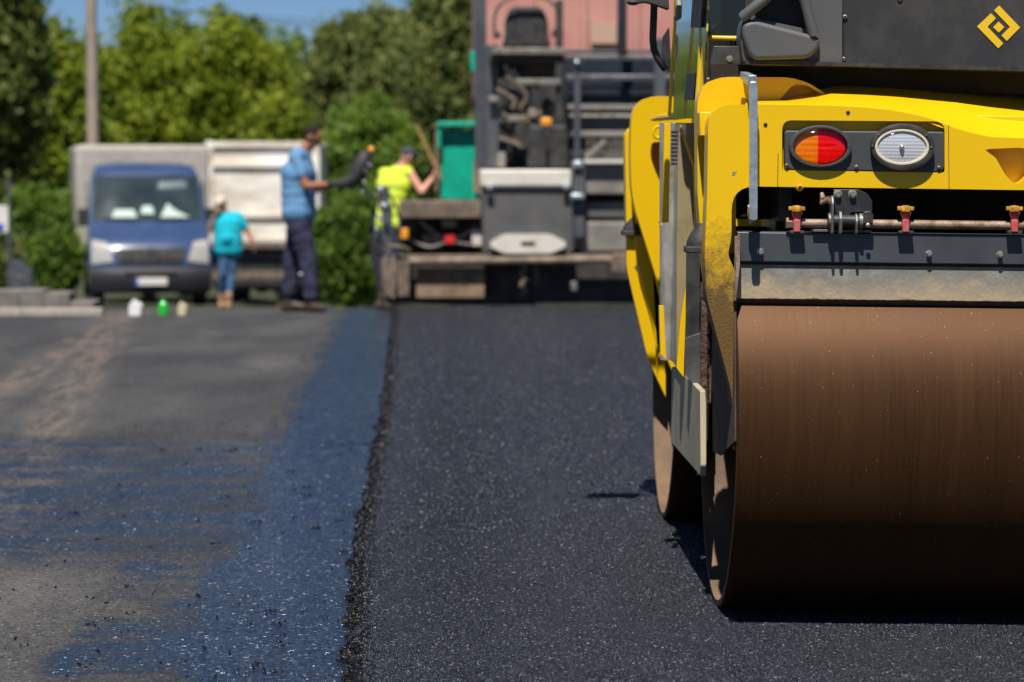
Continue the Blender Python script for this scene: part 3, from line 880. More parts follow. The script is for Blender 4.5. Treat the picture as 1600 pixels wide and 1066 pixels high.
# olive panel with yellow edge, facing rearwards
YO = 9.74
op = [(1062, 196), (1070, 226), (1083, 262), (1086, 330), (1082, 392), (1074, 470), (1067, 530), (1066, 586), (1056, 572), (1057, 400), (1059, 250)]
MB().prism(PL(op, YO, [0, 4, 12, 10, 10, 10, 6, 0, 0, 0, 0]), yl(YO), yl(YO) + 0.03).build('rear_side_panel', 'panel_olive', roller, bevel=0.003)
edge = [(1063, 196), (1084, 262), (1087, 330), (1083, 392), (1075, 470), (1068, 530), (1067, 586), (1088, 612), (1090, 700), (1091, 742)]
MB().tube([L(x, y, YO - 0.008) for x, y in edge], 0.0045, 8).build('edge_trim', 'yellow_paint', roller)
MB().prism(PL([(1084, 381), (1088, 330), (1088, 350), (1084, 400), (1076, 475), (1069, 532), (1067, 588), (1056, 574), (1062, 500), (1072, 440)], 9.73, 0.5), yl(9.70), yl(9.73)).build('side_flange', 'yellow_paint', roller, bevel=0.002)
# apron below, hanging between the drums
XA = 0.806
side([(1046, 573), (1066, 586), (1090, 611), (1092, 744), (1046, 691)], XA, 0.02, 'side_apron', 'apron_paint', bevel=0.003)
# struts and pipes beside the near leg
MB().prism(PL([(1074, 388), (1094, 388), (1093, 520), (1093, 606), (1070, 584), (1073, 500)], 9.45, 4), yl(9.45), yl(9.45) + 0.05).build('frame_strut', 'dark_metal', roller, bevel=0.006)
MB().prism(PL([(1071, 528), (1094, 520), (1094, 612), (1070, 586)], 9.43, 2), yl(9.44), yl(9.42)).build('strut_guard', 'grey_metal', roller, bevel=0.003)
side([(1108, 470), (1141, 470), (1144, 690), (1122, 712), (1101, 700), (1098, 640), (1107, 628)], 0.846, 0.006, 'drum_side_plate', 'mud_dark', bevel=0.001)
# clay caked on the far rim of the near drum's opening
mb = MB(); rows = []
for i in range(40):
    py = 440 + i * 6.6
    jl, jr = random.uniform(-1.2, 1.2), random.uniform(-1.6, 1.6)
    wd = 14 if py < 640 else 8
    rows.append([L(1094 + jl, py, 9.36), L(1096 + jl, py, 9.32), L(1096 + wd * 0.6, py, 9.31 + random.uniform(-.006, .006)), L(1094 + wd + jr, py, 9.33), L(1094 + wd + jr, py, 9.37)])
mb.loft(rows, close=True); mb.build('mud_crust', 'mud', roller, smooth=60)

# --- chassis and body between the drums
MB().prism([(-0.52, 0.72), (0.52, 0.72), (0.52, 1.62), (-0.52, 1.62)], -0.80, 0.80, axis='x').build('chassis', 'yellow_paint', roller, bevel=0.02)
MB().box(-0.86, 0.86, -0.42, 0.42, 1.62, 1.72).build('floor_plate', 'dark_metal', roller, bevel=0.01)
MB().box(-0.62, 0.62, 0.45, 1.75, 1.70, 2.15).build('front_hood', 'hood_plastic', roller, bevel=0.06, seg=4)

# --- rear hood: flat black cover panel with the emblem
YH = 8.70
hp = [(1314, -90), (CX, -92), (CX, 109), (1480, 108), (1317, 105)]
x_m = L2(CX, 100, YH)[0]
hl = [L2(*p, YH) for p in [(CX, -92), (1314, -90), (1317, 105), (1480, 108), (CX, 109)]]
hl[0] = (x_m, hl[0][1]); hl[-1] = (x_m, hl[-1][1])
hood = MB().prism(sym(hl, x_m), yl(YH), yl(YH) + 0.9).build('rear_hood', 'hood_plastic', roller, bevel=0.006, seg=3, smooth=30)
def emblem():
    c = (1561, 43)
    def q(pts): return [L2(1500 + x / 11.84, y / 11.84, YH - 0.002) for x, y in pts]
    e = MB()
    e.prism(q([(725, 105), (1112, 510), (865, 760), (768, 660), (925, 500), (630, 195)]), yl(YH) - 0.0025, yl(YH) - 0.0002)
    e.prism(q([(575, 248), (665, 340), (508, 498), (802, 805), (708, 897), (315, 492)]), yl(YH) - 0.0025, yl(YH) - 0.0002)
    e.prism(q([(717, 402), (820, 505), (717, 606), (612, 505)]), yl(YH) - 0.0025, yl(YH) - 0.0002)
    return e.build('emblem', 'logo_yellow', hood)
emblem()
def screw(px, py, Y, r, m='bolt_zinc', name='screw', parent=None, h=0.006, hexa=False, socket=True):
    c = L(px, py, Y)
    mb = MB()
    if hexa:
        mb.lathe([(r * 1.25, 0), (r * 1.25, 0.0015)], c, (0, -1, 0), 24)
        mb.lathe([(r, 0.0015), (r, h * 0.85), (r * 0.86, h)], c, (0, -1, 0), 6)
    else:
        mb.lathe([(r, 0), (r, h * 0.5), (r * 0.8, h * 0.85), (r * 0.45, h), (r * 0.42, h * 0.4), (0, h * 0.4)], c, (0, -1, 0), 20)
    return mb.build(name, m, parent or roller, smooth=40)
for p in ((1320, 27), (1317, 93), (1406, -2)):
    screw(*p, YH, 0.0085, 'dull_steel', parent=hood, h=0.007)
# moulded corner cover with its triangular grip opening
YC = 8.64
cv = [(1196, -34), (1316, -34), (1316, 103), (1180, 101), (1162, 96), (1157, 58), (1160, 34), (1172, 20)]
tri = [(1208, -34), (1250, -34), (1268, 38), (1263, 45), (1178, 27), (1176, 22)]
oc = PL(cv, YC, [0, 0, 0, 10, 18, 8, 10, 10])
ot = PL([(1206, -20), (1256, -20), (1268, 40), (1258, 45), (1182, 29), (1178, 22)], YC, [6, 8, 5, 5, 4, 4])
cover = MB().prism(oc, yl(YC), yl(YC) + 0.14, holes=[ot]).build('corner_cover', 'moulded_plastic', roller, bevel=0.012, seg=4, smooth=40)
# raised grip body in front, rounded
gb = PL([(1160, 38), (1176, 31), (1270, 55), (1282, 60), (1279, 78), (1262, 92), (1180, 94), (1170, 84), (1160, 58)], YC - 0.03, [8, 8, 14, 8, 12, 20, 12, 12, 10])
MB().prism(gb, yl(YC) - 0.035, yl(YC) + 0.03).build('grip_body', 'moulded_plastic', cover, bevel=0.016, seg=4, smooth=50)
bar = MB().tube([L(1160, 28, YC - .02), L(1176, 14, YC - 0.035), L(1196, -2, YC - 0.035), L(1216, -22, YC - 0.03)], 0.017, 14)
bar.tube([L(1252, -20, YC - 0.03), L(1262, 20, YC - 0.03), L(1272, 56, YC - 0.025)], [0.017, 0.016, 0.018], 14)
bar.ball(L(1164, 24, YC - 0.01), (0.018, 0.02, 0.018))
bar.build('grip_bar', 'moulded_plastic', cover, smooth=60)
MB().prism(PL([(1170, -30), (1290, -30), (1290, 60), (1170, 60)], YC, [0] * 4), yl(YC) + 0.10, yl(YC) + 0.138).build('grip_recess', 'hood_plastic', cover)
MB().prism([L2(*p, 8.70) for p in [(1162, 95), (1600, 106), (1800, 110), (1800, 118), (1162, 101)]], yl(8.63), yl(8.95)).build('hood_seal', 'black_rubber', roller)
# gap filler below the hood
MB().prism([L2(*p, 8.80) for p in [(1110, 96), (1730, 104), (1730, 150), (1112, 135)]], yl(8.80), yl(8.86)).build('under_hood_plate', 'cavity_black', roller)
br = MB().prism(PL([(1115, 72), (1158, 72), (1162, 101), (1110, 101)], 8.72, [2, 0, 0, 0]), yl(8.72), yl(8.72) + 0.02).build('hood_bracket', 'dark_metal', roller, bevel=0.002)
screw(1140, 92, 8.72, 0.008, parent=br, hexa=True, name='bolt', h=0.012)

# --- cab
cabf = MB()
cabf.tube([L(1107, -60, 9.15), L(1101, 20, 9.15), L(1096, 100, 9.15), L(1090, 184, 9.15)], 0.013, 10)
cabf.tube([L(1101, 59, 9.1), L(1160, 60, 9.1), L(1300, 60, 9.1)], 0.008, 8)
cabf.prism([L2(*p, 9.16) for p in [(1097, -60), (1113, -60), (1102, 185), (1088, 185)]], yl(9.16), yl(9.2))
cabf.build('cab_frame', 'yellow_paint', roller, bevel=0.004)
for x_, y_ in ((-0.78, -0.9), (0.78, -0.9), (-0.78, 0.55), (0.78, 0.55)):
    MB().box(x_ - 0.03, x_ + 0.03, y_ - 0.03, y_ + 0.03, 2.02 if y_ < 0 else 1.72, 2.95).build('cab_post', 'yellow_paint', roller, bevel=0.004)
MB().box(-0.88, 0.88, -1.02, 0.70, 2.93, 3.05).build('cab_roof', 'yellow_paint', roller, bevel=0.04, seg=4)
gp = [S2(x, y, 0.79) for x, y in [(1048, -60), (1096, -60), (1088, 182), (1043, 188)]]
MB().prism(gp, 0.79 - RX, 0.79 - RX + 0.006, axis='x').build('door_glass', mat('door_glass', (0.55, 0.62, 0.55), 0.06, metal=0.85, c2=(0.35, 0.40, 0.30), scale=3), roller)
MB().tube([RTI @ WX(x, y, 0.782) for x, y in [(1057, -60), (1055, 30), (1050, 110), (1046, 180)]], 0.006, 8).build('door_edge', 'yellow_paint', roller)
for q in ([(1071, -12), (1086, -12), (1083, 43), (1068, 43)], [(1063, 114), (1077, 114), (1074, 155), (1060, 156)]):
    MB().prism([S2(x, y, 0.778) for x, y in q], 0.778 - RX, 0.778 - RX + 0.01, axis='x').build('door_hinge', 'black_rubber', roller, bevel=0.002)
MB().tube([RTI @ WX(x, y, 0.765) for x, y in [(1059, -10), (1061, 10), (1060, 26), (1057, 28)]], 0.011, 10).build('door_handle', 'dull_steel', roller)
bw = [L2(x, y, 9.14) for x, y in [(1103, -60), (1500, -60), (1500, 60), (1101, 58)]]
MB().prism(bw, yl(9.14), yl(9.146)).build('rear_window', 'glass_dark', roller)
MB().box(-0.78, 0.78, -0.9, 0.5, 1.70, 2.02).build('cab_base', 'cavity_black', roller, bevel=0.01)
st = MB()
st.box(-0.25, 0.25, -0.35, 0.15, 2.05, 2.2); st.box(-0.25, 0.25, -0.45, -0.33, 2.15, 2.75)
st.build('operator_seat', 'black_rubber', roller, bevel=0.04, seg=4)
# yellow latch and ring where the door sill meets the far yoke
lt = MB()
lt.tube([L(1019, 187, 10.9), L(1032, 184, 10.8), L(1060, 181, 10.5), L(1084, 181, 10.2)], [0.006, 0.014, 0.013, 0.010], 10)
lt.build('door_sill', 'yellow_paint', roller)
ring = [L(1028 + 6.5 * math.cos(a), 207 + 9 * math.sin(a), 10.95) for a in np.linspace(0, 2 * math.pi, 17)]
MB().tube(ring, 0.006, 8, caps=False).build('lifting_eye', 'yellow_paint', roller)
# grab rail and mirror
MB().tube([L(1025, -60, 9.6), L(1022, 10, 9.6), L(1020, 62, 9.6), L(1022, 78, 9.6), L(1028, 92, 9.6), L(1039, 108, 9.62)], 0.0125, 12).build('grab_rail', 'black_rubber', roller)
mr = MB().prism(PL([(984, -40), (1042, -46), (1046, 16), (1030, 10), (1010, 4), (986, 6)], 9.5, 4), yl(9.5), yl(9.5) + 0.05)
mr.ball(L(989, 4, 9.5), (0.022, 0.02, 0.010))
mr.build('side_mirror', 'black_rubber', roller, bevel=0.006, seg=3)
fm = MB().box(-1.36, -1.14, 0.66, 0.70, 2.12, 2.42); fm.tube([(-1.2, 0.68, 2.3), (-0.95, 0.66, 2.34), (-0.78, 0.58, 2.3)], 0.014, 8)
fm.build('front_mirror', 'black_rubber', roller, bevel=0.01, seg=3)
MB().prism(PL([(1036, 58), (1046, 42), (1048, 96), (1040, 98), (1035, 84)], 10.4, 3), yl(10.4), yl(10.45)).build('working_light', 'black_rubber', roller, bevel=0.01)

# --- galvanised grab handle in front of the beam
hz_ = PL([(1171, 128), (1184, 128), (1184, 345), (1171, 345)], 8.40, [5, 5, 5, 5])
hd = MB().prism(hz_, yl(8.40), yl(8.412))
hd.prism([(yl(8.404), L2(1171, 118, 8.41)[1]), (yl(8.66), L2(1171, 118, 8.41)[1] + 0.02), (yl(8.66), L2(1171, 118, 8.41)[1]), (yl(8.411), L2(1171, 136, 8.41)[1])], L2(1169, 140, 8.41)[0], L2(1182, 140, 8.41)[0], axis='x')
hd.build('grab_handle', 'zinc', roller, bevel=0.0025, seg=3)
MB().tube([L(1173, 322, 8.42), L(1172, 336, 8.44), L(1174, 346, 8.48)], 0.009, 10).build('handle_foot', 'zinc', roller)

# --- light cluster
YR = YB + 0.028
clp = PL([(1224, 204), (1474, 206), (1474, 270), (1224, 266)], YR, [6, 6, 14, 14])
MB().prism(PL([(1221, 186), (1478, 188), (1478, 272), (1221, 268)], YR, [8] * 4), yl(YR) + 0.006, yl(YR) + 0.03).build('recess_floor', 'yellow_paint', roller)
cluster = MB().prism(clp, yl(YR) - 0.030, yl(YR) + 0.005).build('light_panel', 'cluster_plastic', roller, bevel=0.005, seg=3)
YD = YR - 0.030
def oval_ring(cx_, cy_, a_out, b_out, a_in, b_in, d, name, m, parent, Y=YD, dx=0):
    c = L(cx_, cy_, Y); k = Y / FPX; mb = MB(); rows = []
    for (t, dep) in ((1.0, 0.0), (1.0, 0.6), (0.93, 0.9), (0.5, 1.0), (0.06, 0.93), (0.0, 0.6), (0.0, 0.05)):
        a_, b_ = a_in + (a_out - a_in) * t, b_in + (b_out - b_in) * t
        rows.append([(c.x + a_ * k * math.cos(u), c.y - d * dep, c.z + b_ * k * math.sin(u)) for u in np.linspace(0, 2 * math.pi, 65)[:-1]])
    vs = [p for r_ in rows for p in r_]; nn = 64; fs = []
    for i in range(len(rows) - 1):
        for j in range(nn):
            fs.append((i * nn + j, i * nn + (j + 1) % nn, (i + 1) * nn + (j + 1) % nn, (i + 1) * nn + j))
    mb.add(vs, fs)
    return mb.build(name, m, parent, smooth=45)
def dome(cx_, cy_, a_, b_, d, name, m, parent, Y, x_from=-1.0, x_to=1.0, split=0.0, inset=0.0):
    """an oval dome, or the part of it between two lines across it"""
    c = L(cx_, cy_, Y); k = Y / FPX; mb = MB(); rows = []
    nx, nz = 28, 20
    for i in range(nx + 1):
        u = x_from + (x_to - x_from) * i / nx
        r_ = []
        for j in range(nz + 1):
            v = -1 + 2 * j / nz
            h = math.sqrt(max(0, 1 - u * u))
            bow = split * (1 - v * v) * (1 if (x_from > -1) else (1 if x_to < 1 else 0))
            uu = u
            z = v * h
            dep = max(0.0, 1 - u * u - z * z) ** 0.6
            r_.append((c.x + uu * a_ * k, c.y - d * dep, c.z + z * b_ * k))
        rows.append(r_)
    mb.loft(rows)
    o = mb.build(name, m, parent, smooth=60, recalc=True)
    if sum(p.normal.y * p.area for p in o.data.polygons) > 0: o.data.flip_normals()
    return o
tl = oval_ring(1281, 229, 49, 33, 42, 28, 0.020, 'tail_light', 'cluster_plastic', cluster)
tl['label'] = 'oval tail light, half amber and half red'
dome(1281, 228, 41, 28, 0.004, 'reflector', 'amber_reflector', tl, YD - 0.004, -1, -0.08)
dome(1281, 228, 41, 28, 0.004, 'reflector', 'red_reflector', tl, YD - 0.004, -0.08, 1)
dome(1281, 228, 42, 29, 0.024, 'amber_lens', 'amber_glass', tl, YD - 0.012, -1, -0.08)
dome(1281, 228, 42, 29, 0.024, 'red_lens', 'red_glass', tl, YD - 0.012, -0.08, 1)
for p in ((1236, 228), (1326, 229)):
    screw(*p, YD - 0.012, 0.0055, 'dark_metal', parent=tl, h=0.008)
rl = oval_ring(1409, 230, 50, 37, 41, 26, 0.030, 'reversing_light', 'black_rubber', cluster)
rl['label'] = 'oval clear reversing light in a black rubber housing'
oval_ring(1409, 230, 42.5, 28, 38.5, 24.5, 0.008, 'light_rim', 'cream_rubber', rl, Y=YD - 0.022)
dome(1409, 230, 40, 26, 0.006, 'reflector', 'clear_reflector', rl, YD - 0.022)
dome(1409, 230, 39.5, 25.5, 0.012, 'clear_lens', 'clear_glass', rl, YD - 0.024)
MB().ball(L(1409, 230, YD - 0.03), (0.008, 0.012, 0.008)).build('lamp_bulb', 'bolt_zinc', rl)
for p in ((1373, 211), (1447, 212), (1363, 229), (1455, 231)):
    screw(*p, YD - 0.026, 0.0038, 'grey_metal', parent=rl, h=0.006)
for p in ((1229, 259), (1338, 261), (1467, 262)):
    screw(*p, YD, 0.0062, 'dull_steel', parent=cluster, h=0.006)
for p in ((1325, 176), (1196, 195)):
    screw(*p, YB, 0.006, 'black_rubber', h=0.003, name='hole_plug')
# tiny torn sticker and hairline joints of the lamp cover
MB().prism([L2(*p, YB) for p in [(1144, 268), (1151, 268), (1149, 271), (1148, 274), (1144, 274)]], yl(YB) - 0.001, yl(YB) + 0.001).build('sticker', 'zinc', roller)
for q in ([(1215.4, 240), (1216.4, 240), (1215.4, 292), (1214.4, 292)], [(1481.5, 196), (1482.5, 196), (1483.5, 296), (1482.5, 296)]):
    MB().prism([L2(*p, YB) for p in q], yl(YB) - 0.0006, yl(YB) + 0.001).build('panel_joint', 'cavity_black', roller)

# --- scraper: angle iron above, rubber blade below
# outlines in (local y, z); the scraper leans so that its lower edge touches the drum
zt = L(1155, 364, 8.44).z; zb1 = L(1155, 409, 8.44).z; zb2 = L(1155, 472, 8.50).z
ydr = lambda z: 9.0 - math.sqrt(DR * DR - (z - DZ) ** 2)
xl = L(1155, 380, 8.44).x; xl2 = L(1149, 440, 8.47).x; xr = -xl
MB().prism([(yl(8.494), zt), (yl(8.498), zt + 0.002), (yl(8.55), zt + 0.004), (yl(8.55), zt - 0.006), (yl(8.503), zt - 0.006),
            (yl(8.501), zb1 + 0.006), (yl(8.500), zb1 - 0.004), (yl(8.492), zb1)], xl, xr, axis='x').build('scraper_angle', 'scraper_steel', roller, bevel=0.0015)
MB().prism([(yl(8.5035), zt - 0.012), (yl(8.5035), zb1), (yl(8.504), zb1 - 0.06), (yl(8.507), zb2 + 0.03), (yl(8.509), zb2 + 0.010), (yl(ydr(zb2 - 0.004)) - 0.005, zb2 - 0.002), (yl(ydr(zb2 - 0.004)), zb2 - 0.006), (yl(8.530), zb2 + 0.016), (yl(8.522), zb1 - 0.06), (yl(8.518), zb1), (yl(8.518), zt - 0.012)],
           xl2, -xl2, axis='x').build('scraper_blade', 'scraper_rubber', roller, bevel=0.001)
MB().prism([(yl(8.497), zb1 - 0.0045), (yl(8.5033), zb1 - 0.0045), (yl(8.5033), zb1 - 0.010), (yl(8.500), zb1 - 0.010)], xl, xr, axis='x').build('clamp_strip', 'cavity_black', roller)
for px in (1188, 1451, 1562):
    py = 393 + (px - 1188) * 0.0127
    screw(px, py, 8.493, 0.0085, hexa=True, name='bolt', h=0.016)
# ragged left end of the rubber
mb = MB(); 
mb.prism(PL([(1148, 372), (1156, 366), (1156, 412), (1150, 470), (1146, 470), (1150, 420), (1148, 392)], 8.46, 1), yl(8.455), yl(8.475)).build('blade_end', 'rusty_pipe', roller, bevel=0.002)

# --- water spray bar
pz = L(1300, 350, 8.49)
MB().tube([L(1229, 349, 8.49), L(1400, 350.5, 8.49), L(1600, 353, 8.49), Vector((-L(1229, 349, 8.49).x, pz.y, pz.z))], 0.0135, 16).build('spray_bar', 'rusty_pipe', roller)
MB().tube([L(1228, 349, 8.49), L(1238, 349.2, 8.49)], 0.0175, 6).build('pipe_cap', 'rusty_pipe', roller)
def nozzle(px, py=350):
    Y = 8.475
    b0 = MB()
    b0.tube([L(px, py + 12, Y), L(px, py - 6, Y), L(px, py - 14, Y - .005), L(px, py - 20, Y - .01)], [0.0115, 0.0125, 0.010, 0.0125], 12)
    b0.obox(L(px, py + 3, Y - 0.012), (0.020, 0.012, 0.036), Matrix.Identity(3))
    b0.obox(L(px - 6, py - 14, Y - 0.005), (0.004, 0.014, 0.02), Matrix.Rotation(R(-18), 3, 'Y'))
    b0.obox(L(px + 6, py - 14, Y - 0.005), (0.004, 0.014, 0.02), Matrix.Rotation(R(18), 3, 'Y'))
    o = b0.build('spray_nozzle', 'red_plastic', roller, bevel=0.0015)
    c = MB()
    z = L(px, py - 24, Y - 0.01)
    c.lathe([(0.015, -0.010), (0.0155, 0.0), (0.013, 0.008), (0.0, 0.010)], z, (0, 0, 1), 12)
    c.obox(z, (0.05, 0.01, 0.012), Matrix.Identity(3))
    c.build('nozzle_cap', 'ochre_plastic', o, bevel=0.0015)
    d_ = MB(); d_.obox(L(px, py + 13, Y), (0.045, 0.03, 0.010), Matrix.Identity(3)); d_.build('nozzle_clamp', 'black_rubber', o, bevel=0.002)
for px in (1245, 1415, 1585): nozzle(px)
MB().prism(PL([(1214, 362), (1480, 364), (1480, 374), (1214, 374)], 8.57, [6, 6, 0, 0]), yl(8.57), yl(8.58)).build('mud_guard', 'rusty_pipe', roller)
screw(1249, 293, 8.475, 0.012, 'ochre_plastic', name='drain_plug', h=0.02)

# --- scraper hinge
YK = 8.46
hg = MB().prism(PL([(1302, 296), (1342, 296), (1356, 303), (1363, 314), (1363, 332), (1330, 332), (1326, 340), (1306, 336)], YK, [2, 4, 4, 4, 2, 4, 3, 3]), yl(YK), yl(YK) + 0.012).build('hinge_plate', 'dark_metal', roller, bevel=0.002)
for p in ((1309, 303), (1332, 303)):
    screw(*p, YK, 0.0105, parent=hg, hexa=True, name='bolt', h=0.014)
for px_, t_, y0_, y1_ in ((1300, 4, 306, 366), (1313, 5, 330, 366), (1338, 4, 334, 366)):
    o = [(yl(8.435), L(px_, y1_, 8.45).z), (yl(8.435), L(px_, y0_ + 12, 8.45).z), (yl(8.45), L(px_, y0_, 8.45).z), (yl(8.49), L(px_, y0_, 8.45).z), (yl(8.50), L(px_, y1_, 8.45).z)]
    x0 = L(px_ - t_ / 2, 340, 8.45).x
    MB().prism(rnd(o, 0.006), x0, x0 + t_ * 8.35 / FPX, axis='x').build('hinge_lug', 'grey_metal', roller, bevel=0.0015)
MB().tube([L(1293, 345, 8.465), L(1345, 346, 8.465)], 0.019, 20).build('hinge_pin', 'dark_metal', roller, bevel=0.002)
MB().tube([L(1294, 345, 8.465), L(1299, 345, 8.465)], 0.023, 18).build('washer', 'dull_steel', roller)
MB().tube([L(1342, 346, 8.465), L(1347, 346, 8.465)], 0.024, 18).build('washer', 'dull_steel', roller)
MB().prism(PL([(1346, 336), (1352, 330), (1360, 330), (1365, 336), (1364, 350), (1346, 350)], 8.45, 2), yl(8.45), yl(8.47)).build('hinge_clamp', 'dark_metal', roller, bevel=0.003)
screw(1356, 352, 8.445, 0.007, name='bolt')
MB().tube([L(1284, 302, 8.49), L(1286, 310, 8.48), L(1283, 317, 8.48), L(1294, 312, 8.47), L(1299, 318, 8.47)], [0.006, 0.009, 0.008, 0.011, 0.009], 10).build('hose_end', 'rusty_pipe', roller)
MB().box(L(1272, 366, 8.45).x, L(1364, 366, 8.45).x, yl(8.475), yl(8.53), zt + 0.0045, zt + 0.012).build('hinge_base', 'grey_metal', roller, bevel=0.001)

# ================================================================== PAVER
PVX, PVY = 0.95, 30.6
PVO = Vector((PVX, PVY, ground_z(PVX, PVY)))
paver = empty('asphalt_paver', PVO, label='grey and black asphalt paver with empty operator seat laying the fresh lane', cat='asphalt paver')
def P(px, py, Y): return W(px, py, Y) - PVO
def pbox(x0, y0, x1, y1, Y, d):
    a, b_ = P(x0, y1, Y), P(x1, y0, Y)
    return MB().box(a.x, b_.x, a.y, a.y + d, a.z, b_.z)
def pb(name, m, boxes, bevel=0.01, parent=None):
    for q in boxes: o = pbox(*q).build(name, m, parent or paver, bevel=bevel)
    return o
mat('paver_grey', (0.085, 0.084, 0.088), 0.55, c2=(0.115, 0.11, 0.105), scale=3)
mat('paver_pale', (0.66, 0.62, 0.55), 0.5, c2=(0.52, 0.47, 0.40), scale=3, lo=0.5, hi=0.7)
mat('paver_beige', (0.27, 0.245, 0.215), 0.6, c2=(0.18, 0.165, 0.15), scale=3)
mat('paver_slate', (0.055, 0.062, 0.078), 0.5, c2=(0.09, 0.095, 0.105), scale=4)
mat('paver_navy', (0.018, 0.026, 0.045), 0.5, c2=(0.012, 0.014, 0.018), scale=3)
mat('burnt_steel', (0.13, 0.10, 0.078), 0.65, 0.2, c2=(0.24, 0.18, 0.13), scale=8, bump=0.4, bscale=40)
mat('heat_tan', (0.30, 0.20, 0.13), 0.7, c2=(0.19, 0.12, 0.08), scale=5, bump=0.3, bscale=30)
mat('orange_lamp', (0.85, 0.33, 0.02), 0.25, coat=0.8)
mat('red_lamp', (0.65, 0.03, 0.03), 0.25, coat=0.8)
mat('soot', (0.028, 0.028, 0.029), 0.8, c2=(0.065, 0.058, 0.052), scale=6)

pb('tractor_body', 'soot', [(770, 235, 1150, 440, 31.2, 3.6), (768, 92, 1150, 245, 31.9, 2.4)], 0.03)
# rear console of the screed: grey box under a pale lid, pale bumper plate with a dark slot
box_ = MB().prism([(p.x, p.z) for p in [P(*q, 29.3) for q in [(755, 288), (893, 288), (897, 392), (890, 398), (757, 396), (753, 390)]]], P(0, 0, 29.3).y, P(0, 0, 29.3).y + 0.75)
cbox = box_.build('screed_console', 'paver_grey', paver, bevel=0.02, seg=3)
pl_ = pbox(750, 265, 893, 293, 29.25, 0.85).build('console_lid', 'paver_pale', cbox, bevel=0.03, seg=4)
bump = rnd([(p.x, p.z) for p in [P(*q, 29.22) for q in [(788, 366), (860, 366), (884, 378), (884, 386), (860, 396), (788, 396), (766, 386), (766, 378)]]], 0.03)
sl_ = [(p.x, p.z) for p in [P(*q, 29.22) for q in [(814, 378), (836, 378), (836, 385), (814, 385)]]]
MB().prism(bump, P(0, 0, 29.2).y, P(0, 0, 29.29).y, holes=[sl_]).build('bumper_plate', 'paver_pale', cbox, bevel=0.008)
pbox(760, 292, 770, 296, 29.2, 0.05).build('latch', 'zinc', cbox); pbox(880, 290, 890, 295, 29.2, 0.05).build('latch', 'zinc', cbox)
# mast beside it
pb('mast', 'paver_slate', [(892, 252, 914, 372, 29.4, 0.2), (897, 90, 907, 252, 29.5, 0.06)], 0.008)
pb('mast_fitting', 'zinc', [(892, 303, 913, 311, 29.3, 0.1), (896, 252, 911, 262, 29.35, 0.08), (898, 94, 906, 100, 29.45, 0.06)], 0.01)
# right hand panels
pb('side_cover', 'paver_beige', [(914, 256, 1130, 304, 29.7, 0.9)], 0.02)
pb('cover_ledge', 'paver_pale', [(912, 250, 1132, 256, 29.6, 1.0)], 0.008)
pb('tank_panel', 'paver_grey', [(914, 314, 1130, 341, 29.8, 0.9)], 0.02)
pb('tank_skirt', 'paver_beige', [(905, 347, 1130, 394, 29.6, 0.9)], 0.02)
pb('tank_gap', 'soot', [(900, 300, 1132, 350, 30.1, 0.6)])
# long screed tube and its frame
tb = MB().tube([P(640, 409, 29.15), P(760, 408, 29.15), P(975, 406, 29.15), P(1150, 405, 29.15)], 0.042, 14)
tb.build('screed_tube', 'burnt_steel', paver)
pb('screed_beam', 'burnt_steel', [(605, 398, 1160, 413, 29.3, 0.12)], 0.01)
pb('screed_plate', 'soot', [(604, 412, 1160, 475, 29.55, 0.9)], 0.01)
pb('screed_end_guard', 'heat_tan', [(650, 418, 757, 466, 29.42, 0.12)], 0.008)
md = MB().ball(P(724, 432, 29.42), (0.17, 0.02, 0.09)); md.build('rust_patch', 'burnt_steel', paver)
ch, ch2 = MB(), MB()
for k in range(9):
    ch.ball(P(817 + 3 * math.sin(k * 2), 415 + k * 5.6, 29.35), (0.030, 0.016, 0.024), 8, 6)
    if k < 6: ch2.ball(P(838 - 2 * math.sin(k * 1.4), 415 + k * 5, 29.38), (0.022, 0.014, 0.020), 8, 6)
ch.build('chain', 'burnt_steel', paver); ch2.build('chain', 'burnt_steel', paver)
pb('screed_lug', 'burnt_steel', [(955, 396, 1010, 428, 29.1, 0.15)], 0.02)
pb('depth_screw', 'dull_steel', [(892, 440, 902, 455, 29.4, 0.06)], 0.01)
# walkway at the left
gr = pbox(624, 314, 752, 341, 29.4, 0.85).build('walkway', 'burnt_steel', paver, bevel=0.01)
pb('walkway_frame', 'soot', [(630, 341, 752, 399, 29.9, 0.5), (626, 341, 650, 362, 29.6, 0.3)], 0.01)
pb('marker_lamp', 'orange_lamp', [(625, 357, 638, 374, 29.3, 0.06)], 0.012)
pb('tail_lamp', 'red_lamp', [(695, 366, 711, 382, 29.5, 0.06)], 0.012)
pb('lamp_bracket', 'burnt_steel', [(690, 343, 714, 355, 29.5, 0.05), (660, 366, 690, 388, 29.6, 0.05), (664, 352, 678, 390, 29.65, 0.04)], 0.006)
pb('junction_box', 'paver_pale', [(737, 359, 753, 385, 29.5, 0.1)], 0.01)
hs = MB()
for (a, b_, s_) in (((640, 372), (700, 376), 12), ((655, 345), (735, 382), 9), ((700, 372), (745, 350), 8)):
    hs.tube([P(a[0] + (b_[0] - a[0]) * t, a[1] + (b_[1] - a[1]) * t + s_ * math.sin(math.pi * t), 29.55) for t in np.linspace(0, 1, 9)], 0.016, 8)
hs.build('hose', 'dull_steel', paver)
